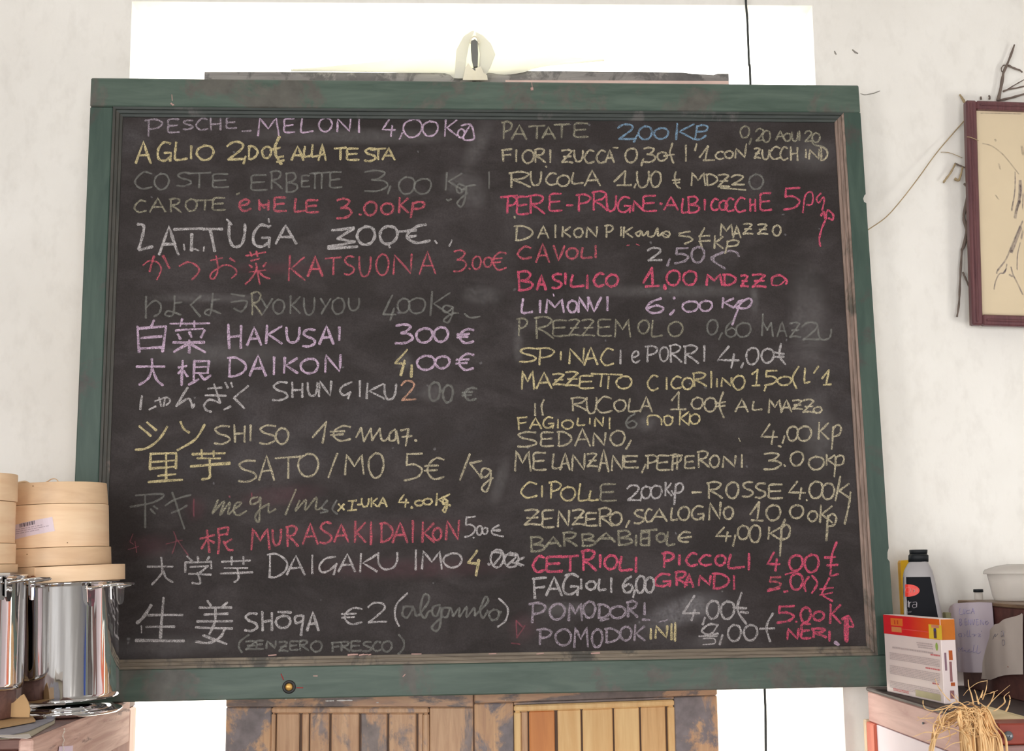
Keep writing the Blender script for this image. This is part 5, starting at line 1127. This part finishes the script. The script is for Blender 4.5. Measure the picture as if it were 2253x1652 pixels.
prof = [(2005, 2044, 1234, .034, .8), (2001, 2046, 1238, .038, .75), (1996, 2050, 1246, .044, .7), (1991, 2055, 1256, .05, .6), (1989, 2058, 1268, .055, .55), (1989, 2063, 1290, .058, .5), (1990, 2069, 1320, .06, .5), (1991, 2075, 1350, .06, .5), (1992, 2086, 1420, .06, .5), (1992, 2089, 1490, .06, .5), (1993, 2088, 1514, .058, .5)]
pz = aty(2040, 1514, by_).z
prof[-1] = (1993, 2088, 1514 + (pz-SZ)*2900/by_ , .058, .5)
body = loft([sect(a, b, y, d_, pw=pw) for a, b, y, d_, pw in prof], 'bottle_body', GPL, bt)
cap1 = loft([sect(2004, 2043, 1209, .030, pw=.9), sect(2003, 2044, 1210, .032, pw=.9), sect(2004, 2043, 1219, .031, pw=.9)], 'cap_top', BLK, bt)
cap2 = loft([sect(2003, 2043, 1219.2, .032, pw=.9), sect(2001, 2046, 1222, .036, pw=.9), sect(2001, 2046, 1236, .036, pw=.9)], 'cap_collar', BLK, bt)
# label wrapped on the camera side of the body
def lab_pt(x, y, d_=.0006):
    # point on the body's camera-facing side
    for i in range(len(prof)-1):
        if prof[i][2] <= y <= prof[i+1][2]: break
    t = (y-prof[i][2])/(prof[i+1][2]-prof[i][2]); L_ = [prof[i][k]+(prof[i+1][k]-prof[i][k])*t for k in range(5)]
    a, b = aty(L_[0], y, by_), aty(L_[1], y, by_); c_ = (a+b)/2; hw = (b-a).length/2; q = aty(x, y, by_)
    s_ = max(-1, min(1, (q.x-c_.x)/hw)); cs = abs(s_)**(1/L_[4]); hd = L_[3]/2*(max(0, 1-cs*cs))**(L_[4]/2)
    return Vector((c_.x, by_+.01, a.z*.5+b.z*.5)) + BXA*(s_*hw*math.cos(BA)) - BDA*(hd+d_)
vs = []; ys = [1269, 1280, 1300, 1320, 1340, 1360, 1400, 1450, 1500]; nx = 9
for y in ys:
    xl = 1990.5; xr = 2050+(y-1269)*.19
    for k in range(nx): vs.append(lab_pt(xl+(xr-xl)*k/(nx-1), y))
fs = [(i*nx+k, (i+1)*nx+k, (i+1)*nx+k+1, i*nx+k+1) for i in range(len(ys)-1) for k in range(nx-1)]
lb = MB().add(vs, fs, smooth=True).build('bottle_label', BLB, bt)
REDL = mat_plain('label_red', sr(238, 60, 44), .4, var=.03); LPK = mat_plain('label_pink_script', sr(240, 170, 160), .5, var=.03); LWH = mat_plain('label_grey_lettering', sr(186, 178, 184), .5)
ov = [(2000+26.5*math.cos(a*math.pi/14), 1298.5+13.6*math.sin(a*math.pi/14)) for a in range(-14, 14)]
ov = [(max(x, 1994.5), y) for x, y in ov]
mb = MB(); c_ = lab_pt(2002, 1298.5, .0012); vv = [c_]+[lab_pt(x, y, .0012) for x, y in ov]
mb.add(vv, [(0, i+1, (i+1) % 28+1) for i in range(28)]); mb.build('label_emblem', REDL, lb)
def ltext(strokes, r_, m, name, f):
    mb = MB()
    for s_ in strokes.split('|'):
        cur = s_[0] == '~'; pts = [lab_pt(*f(a, b), .0016) for a, b in parse(s_.lstrip('~'))]
        if cur: pts = vcurve(pts, 4)
        mb.tube(pts, r_, 6, flat=.5)
    o = mb.build(name, m, lb); o['kind'] = 'stuff'
f1 = lambda a, b: (1974+a/18.9, 1270+b/18.355)
ltext('~380,560 420,430 520,400 600,440 560,520|~400,570 480,600 600,560|620,440 620,600|~640,580 700,460 760,470 740,600 660,600|~790,600 800,480 880,460 890,590', .0006, LPK, 'emblem_script', f1)
ltext('440,900 445,1190|520,930 515,1190|~490,990 560,985|560,990 555,1210|~570,1060 600,1000 650,990|~700,1000 840,985 870,1040 860,1200|~860,1100 740,1080 690,1150 740,1220 850,1190', .0011, LWH, 'label_word', f1)
ltext('430,1390 520,1380|520,1420 640,1400|560,1370 660,1365', .0007, LWH, 'label_small_word', f1)
YP = mat_plain('yellow_pack', sr(252, 196, 30), .4, var=.03)
yy = by_+.078
Pq = [aty(x, y, yy) for x, y in ((1983, 1233), (1999, 1232), (2012, 1240), (2014, 1500), (1993, 1500), (1986, 1330), (1982, 1260), (1981, 1238))]
for q in Pq:
    if q.z < SZ+.03: q.z = SZ
mb = MB().prism(Pq[::-1], (0, .022, 0)); yb_ = mb.build('yellow_pack', YP); tag(yb_, 'bright yellow plastic pack half hidden behind the grey bottle', 'pack')

# ------------------------------------------------------------------ dark cabinet with notes
CABM = mat_grain('dark_red_cabinet', sr(84, 50, 48), sr(112, 70, 64), 5, (2, 8, 8), .45, .1)
c0 = aty(2108, 1320, 3.45); ctop = c0.z; CX0 = c0.x; CX1 = CX0+.42; CYN, CYF = 2.80, 3.45
cab = empty('wooden_cabinet', (CX0+.2, 3.1, SZ)); tag(cab, 'dark red-brown wooden cabinet with paper notes at the right edge', 'cabinet')
MB().box((CX0+.002, CYN+.004, SZ+.0005), (CX0+.020, CYF, ctop-.0105), bev=.002).build('side_panel', CABM, cab)
MB().box((CX1-.02, CYN+.004, SZ+.0005), (CX1, CYF, ctop-.0105), bev=.002).build('side_panel', CABM, cab)
MB().box((CX0+.0205, CYF-.018, SZ+.0005), (CX1-.0205, CYF, ctop-.0105)).build('back_panel', CABM, cab)
MB().box((CX0+.0205, CYN+.006, SZ+.0005), (CX1-.0205, CYN+.022, ctop-.0115), bev=.002).build('front_panel', CABM, cab)
CTOPM = mat_grain('cabinet_top_wood', sr(92, 68, 54), sr(150, 124, 98), 5, (8, 1, 8), .5, .1)
MB().box((CX0-.001, CYN-.002, ctop-.010), (CX1+.004, CYF+.002, ctop), bev=.002).build('cabinet_top', CTOPM, cab)
# notes
NOTE1 = mat_plain('lilac_note_paper', sr(226, 214, 228), .7, var=.02); NOTE2 = mat_plain('crumpled_note_paper', sr(206, 194, 186), .75, var=.05)
def note(name, outline, xf, bulge, m, label):
    mb = MB(); P = [atx(x, y, xf) for x, y in outline]; c_ = sum(P, Vector())/len(P)
    ys_ = [q.y for q in P]; y1_ = max(ys_); w_ = y1_-min(ys_)
    vs = []; n = len(P); rings = 5
    for r_ in range(rings):
        t = (r_+1)/rings
        for q in P:
            v = c_.lerp(q, t); v.x = xf - bulge((y1_-v.y)/w_, v.z); vs.append(v)
    c_.x = xf-bulge((y1_-c_.y)/w_, c_.z); vs.append(c_); k0 = len(vs)-1
    fs = [(k0, i, (i+1) % n) for i in range(n)] + [(r_*n+i, (r_+1)*n+i, (r_+1)*n+(i+1) % n, r_*n+(i+1) % n) for r_ in range(rings-1) for i in range(n)]
    mb.add(vs, fs, smooth=True); mb.add([v+Vector((.0006, 0, 0)) for v in vs], [f[::-1] for f in fs], smooth=True)
    o = mb.build(name, m); tag(o, label, 'note', None); return o, y1_, w_
s8 = 9.18
def nd(l): return [(2080+a/s8, 1320+b/s8) for a, b in l]
n1x = CX0-.004
def bul1(t, z): return .003*math.sin(min(1, max(0, t))*3.0)
no1, ya1, yw1 = note('paper_note', nd([(260, 60), (180, 75), (100, 120), (65, 180), (75, 300), (110, 550), (160, 850), (210, 1150), (250, 1400), (275, 1450), (500, 1462), (760, 1465), (830, 1100), (985, 700), (975, 480), (960, 250), (940, 50), (700, 42), (450, 48)]), n1x, bul1, NOTE1, 'lilac handwritten note hanging on the cabinet, left of the crumpled one')
n2x = CX0-.013
def bul2(t, z): return .006*math.exp(-((t-.68)/.12)**2) - .004*abs(t-.68)
no2, ya2, yw2 = note('paper_note', nd([(985, 490), (1080, 470), (1200, 400), (1290, 365), (1400, 330), (1490, 300), (1530, 265), (1550, 290), (1550, 700), (1555, 1100), (1560, 1500), (1380, 1505), (1200, 1520), (1060, 1550), (900, 1610), (800, 1600), (700, 1590), (725, 1450), (730, 1250), (790, 1020), (830, 880), (880, 740), (885, 600)]), n2x, bul2, NOTE2, 'crumpled grey note with a torn top edge, overlapping the lilac note')
PEN = mat_plain('blue_pen', sr(176, 166, 208), .7, var=.03); PENG = mat_plain('grey_pen', sr(158, 150, 156), .7, var=.05)
def pen(strokes, xf, bul, ya, yw, r_, m, parent, name='handwriting'):
    mb = MB()
    for s_ in strokes.split('|'):
        cur = s_[0] == '~'; P = [atx(*nd([q])[0], xf) for q in parse(s_.lstrip('~'))]
        if cur: P = vcurve(P, 4)
        for q in P: q.x = xf-bul((ya-q.y)/yw, q.z)-.0006
        mb.tube(P, r_, 5)
    o = mb.build(name, m, parent); o['kind'] = 'stuff'
pen('~320,160 305,230 320,290 375,280|~390,180 385,250 410,275 430,180|~520,200 455,215 460,270 530,260|545,275 585,165|585,165 615,275|560,230 610,228', n1x, bul1, ya1, yw1, .0007, PEN, no1)
pen('~300,390 345,380 340,440 320,450 360,480 320,525|305,390 318,520|~450,380 420,385 425,500 470,495|425,440 465,435|~490,500 495,390 540,500 545,385|~570,390 590,500 620,390|~690,390 650,395 655,500 700,495|655,440 690,440|~730,500 735,400 790,500 800,400|~870,420 820,450 850,500 890,450', n1x, bul1, ya1, yw1, .0007, PEN, no1)
pen('~350,670 290,680 290,730 345,735 350,680 355,740|~390,680 430,700 400,735|~470,610 465,730 500,735|~520,600 515,730 545,730|~560,690 620,690 600,735 650,690|~680,680 730,690 690,735 740,735|~760,620 750,640', n1x, bul1, ya1, yw1, .0006, PEN, no1)
pen('~270,960 290,1040|~290,960 330,1000 365,955 370,1040|~400,1030 430,1010 440,1050 480,1040|~520,1000 480,1020 520,1050 570,1030|~610,900 590,1050 640,1040|~680,910 660,1060 700,1070|~740,1040 700,1080', n1x, bul1, ya1, yw1, .0007, PEN, no1)
pen('~950,790 990,700 1010,690 1000,740 1060,680|1150,630 1145,740|~1150,640 1190,620 1210,700 1160,740|1225,620 1230,740|~1190,800 1170,860 1190,915 1240,900|~1190,810 1240,810 1245,900', n2x, bul2, ya2, yw2, .0008, PENG, no2)
pen('1312,1345 1322,1350', n2x, bul2, ya2, yw2, .0010, mat_plain('rust_dot', sr(150, 80, 60), .6), no2, 'rust_spot')

# plastic tub and small jar on the cabinet
CLR, nt, p = nodes('frosted_clear_plastic'); p.inputs['Base Color'].default_value = sr(232, 226, 220); p.inputs['Roughness'].default_value = .32
p.inputs['Transmission Weight'].default_value = .55; p.inputs['IOR'].default_value = 1.2; p.inputs['Alpha'].default_value = .75
tub = empty('plastic_tub', (aty(2240, 1300, 3.33).x, 3.33, ctop)); tag(tub, 'clear plastic tub with a domed lid on top of the cabinet', 'tub')
ty = 3.33; yF = ty-.07
tl_ = aty(2176, 1285, ty); tr_x = tl_.x+.20; cx_ = (tl_.x+tr_x)/2
def rrect(hw, hd, z, n=32, pw=.55):
    return [Vector((cx_+hw*math.copysign(abs(math.cos(a))**pw, math.cos(a)), ty+.0+hd*math.copysign(abs(math.sin(a))**pw, math.sin(a)), z)) for a in [2*math.pi*k/n for k in range(n)]]
zrim = aty(2200, 1262, ty-.06).z; ztop = aty(2230, 1241, ty).z
hw0 = .10
loft([rrect(hw0-.006, .062, zrim-.002), rrect(hw0-.010, .06, zrim-.02), rrect(hw0-.016, .055, ctop+.012), rrect(hw0-.020, .050, ctop+.0015), rrect(hw0-.05, .03, ctop+.001)], 'tub_body', CLR, tub)
loft([rrect(hw0-.055, .03, ztop), rrect(hw0-.03, .05, ztop-.004), rrect(hw0-.002, .064, zrim+.010), rrect(hw0+.002, .068, zrim+.004), rrect(hw0+.002, .068, zrim-.0015)], 'tub_lid', CLR, tub)
jar = empty('small_jar', (aty(2152, 1310, 3.425).x, 3.425, ctop)); tag(jar, 'tiny clear jar with a black lid beside the plastic tub', 'jar')
jx = aty(2153, 1310, 3.425).x; jt = aty(2153, 1296, 3.425).z; jm = aty(2153, 1303, 3.425).z
JF = Matrix.Translation((jx, 3.425, 0))
MB().lathe([(.001, jm), (.0095, jm), (.0105, jm-.002), (.011, ctop+.004), (.010, ctop+.0008), (.001, ctop+.0008)][::-1], 28, JF).build('jar_body', CLR, jar)
MB().lathe([(.001, jt), (.0115, jt), (.0125, jt-.001), (.0125, jm+.0002), (.001, jm+.0002)][::-1], 28, JF).build('jar_lid', BLK, jar)
wb_ = mat_plain('green_block', sr(120, 116, 84), .6)
q0 = aty(2081, 1347, 3.32); q1 = aty(2092, 1358, 3.32)
tag(MB().box((q0.x-.004, 3.31, SZ), (q1.x-.002, 3.335, q0.z), bev=.002).build('olive_block', wb_), 'olive wooden block between carton and cabinet', 'block')

# front rail below the cabinet with the small red drawer
DRW = mat_grain('red_drawer_wood', sr(128, 48, 36), sr(150, 62, 46), 5, (1, 8, 8), .5, .08)
dy = 2.63
d0 = aty(2196, 1592, dy); d1 = aty(2300, 1638, dy)
dr = empty('low_cabinet', (d0.x+.06, dy, d1.z)); tag(dr, 'low wooden cabinet with a red drawer and grey knob at the lower right', 'cabinet')
drw = MB().box((d0.x, dy, d1.z), (d0.x+.16, dy+.1, d0.z), bev=.003).build('drawer', DRW, dr)
kn = aty(2213, 1617, dy); KF = Matrix.Translation(kn) @ Matrix.Rotation(math.pi/2, 4, 'X')
MB().lathe([(.004, -.001), (.004, .006), (.0085, .009), (.0095, .013), (.007, .017), (.001, .018)], 24, KF).build('knob', NAIL, drw)
RAILP = mat_plain('pinkish_rail', sr(150, 116, 112), .6, var=.06)
MB().box((d0.x-.03, dy-.005, 0), (d0.x+.30, dy+.11, d1.z-.0008), bev=.003).build('cabinet_body', RAILP, dr)
# pale palm leaf lying to the right of the raffia
PALM = mat_grain('dried_leaf', sr(176, 158, 120), sr(204, 186, 148), 4, (1, 10, 10), .7, .2)
lp = [aty(x, y, 2.70) for x, y in ((2165, 1556), (2190, 1562), (2225, 1572), (2290, 1590), (2290, 1600), (2225, 1594), (2200, 1592), (2178, 1588), (2160, 1575))]
tag(MB().prism(lp[::-1], (0, .012, .004)).build('dried_leaf', PALM), 'flat dried leaf lying behind the raffia on the right', 'leaf')

# ------------------------------------------------------------------ raffia bundle
RAF = mat_plain('raffia', sr(236, 196, 142), .7, var=.14, scale=60, stretch=(1, 1, .3)); RAF2 = mat_plain('raffia_dark', sr(206, 158, 104), .7, var=.14, scale=60)
ry = 2.57
raf = empty('raffia_bundle', aty(2140, 1560, ry)); tag(raf, 'bushy bundle of straw-coloured raffia strands at the lower right corner', 'raffia')
def raf_c(l, ox=1990, oy=1460, s=8.567): return [(ox+a/s, oy+b/s) for a, b in l]
traced = [[(580, 280), (620, 400), (700, 520), (780, 620), (860, 700)], [(350, 690), (355, 780), (400, 850), (500, 880), (640, 870), (860, 820)], [(230, 1080), (400, 990), (560, 880), (760, 800), (900, 780)],
 [(390, 1060), (560, 1140), (760, 1190), (960, 1240), (1120, 1310)], [(160, 1380), (400, 1290), (640, 1310), (800, 1240), (900, 1220)], [(420, 1450), (650, 1410), (830, 1360), (980, 1300)],
 [(740, 1620), (900, 1510), (1080, 1470)], [(780, 1540), (860, 1400), (840, 1250), (840, 1080)], [(1200, 300), (1215, 440), (1260, 580), (1300, 760)], [(1110, 600), (1210, 480), (1380, 360), (1560, 320)], [(1560, 300), (1540, 480), (1470, 680)],
 [(1400, 680), (1460, 600), (1600, 560), (1690, 530), (1640, 700), (1560, 800)], [(1990, 400), (1800, 560), (1640, 720), (1560, 820)], [(1980, 530), (1880, 620), (1890, 730), (1780, 830), (1690, 890)], [(1970, 590), (1990, 660), (1960, 800), (1910, 900)],
 [(1320, 490), (1360, 600), (1400, 760)], [(250, 990), (300, 1030), (560, 1020)], [(600, 1100), (640, 980), (720, 900)], [(880, 560), (960, 660), (1000, 720)], [(960, 580), (1010, 650)], [(1480, 500), (1440, 640)], [(1760, 500), (1620, 560)]]
mb = MB()
for l in traced:
    P = vcurve([aty(x, y, ry-.01-R()*.03) for x, y in raf_c(l)], 5); w0 = .0011+R()*.0012
    mb.tube(P, lambda t, w0=w0: w0*(.45+.8*t if t < .9 else 1.1), 5, flat=.5)
o = mb.build('stray_strands', RAF, raf); o['kind'] = 'stuff'
for mm_, cnt, dd in ((RAF2, 70, .03), (RAF, 110, 0)):
    mb = MB()
    for k in range(cnt):
        # over the crest, then hanging down
        x0 = 1050+R()*520; y0 = 820+R()*260
        side = R()
        if side < .8:
            x1 = x0+(-60+R()*420)*(1 if x0 > 1150 else .5); l = [(x0-250+R()*260, y0+60+R()*100), (x0, y0-20), (x0+(x1-x0)*.5, y0+300), (x1, 1400), (x1+R()*120-20, 1900)]
        elif side < .93:
            l = [(x0, y0), (x0-200-R()*150, y0-60+R()*60), (x0-380-R()*120, y0+R()*140), (560+R()*200, 1100+R()*200), (500+R()*80, 1500), (480, 1900)]
            if R() < .5: l = l[:4]
        else:
            l = [(x0, y0), (x0-200, y0-100-R()*60), (x0-380, y0-100+R()*80)]
        d_ = ry+dd-R()*.035
        P = vcurve([aty(x, y, d_) for x, y in raf_c(l)], 5); w0 = .0012+R()*.0022
        mb.tube(P, lambda t, w0=w0: w0, 5, flat=.35)
    o = mb.build('strands', mm_, raf); o['kind'] = 'stuff'
# thick central twist
for k in range(9):
    l = [(980+R()*120, 860+R()*120), (1020+R()*80, 1080), (1060+R()*60, 1260), (1130+R()*80, 1380), (1180+R()*100, 1640), (1200+R()*200, 1900)]
    P = vcurve([aty(x, y, ry-.035-R()*.01) for x, y in raf_c(l)], 5)
    MB().tube(P, lambda t: .0026+.0008*math.sin(t*30+k), 6, flat=.6).build('thick_strand', RAF if k % 3 else RAF2, raf)
mb = MB()
for k in range(26):
    a = R()*6.28; c_ = aty(*raf_c([(1130+R()*120, 920+R()*420)])[0], ry-.045)
    d_ = Vector((math.cos(a), -.3, math.sin(a)))*(.006+R()*.008); mb.tube([c_-d_, c_+Vector((0, -.003, 0)), c_+d_], .0011, 5, flat=.5)
o = mb.build('curls', RAF, raf); o['kind'] = 'stuff'
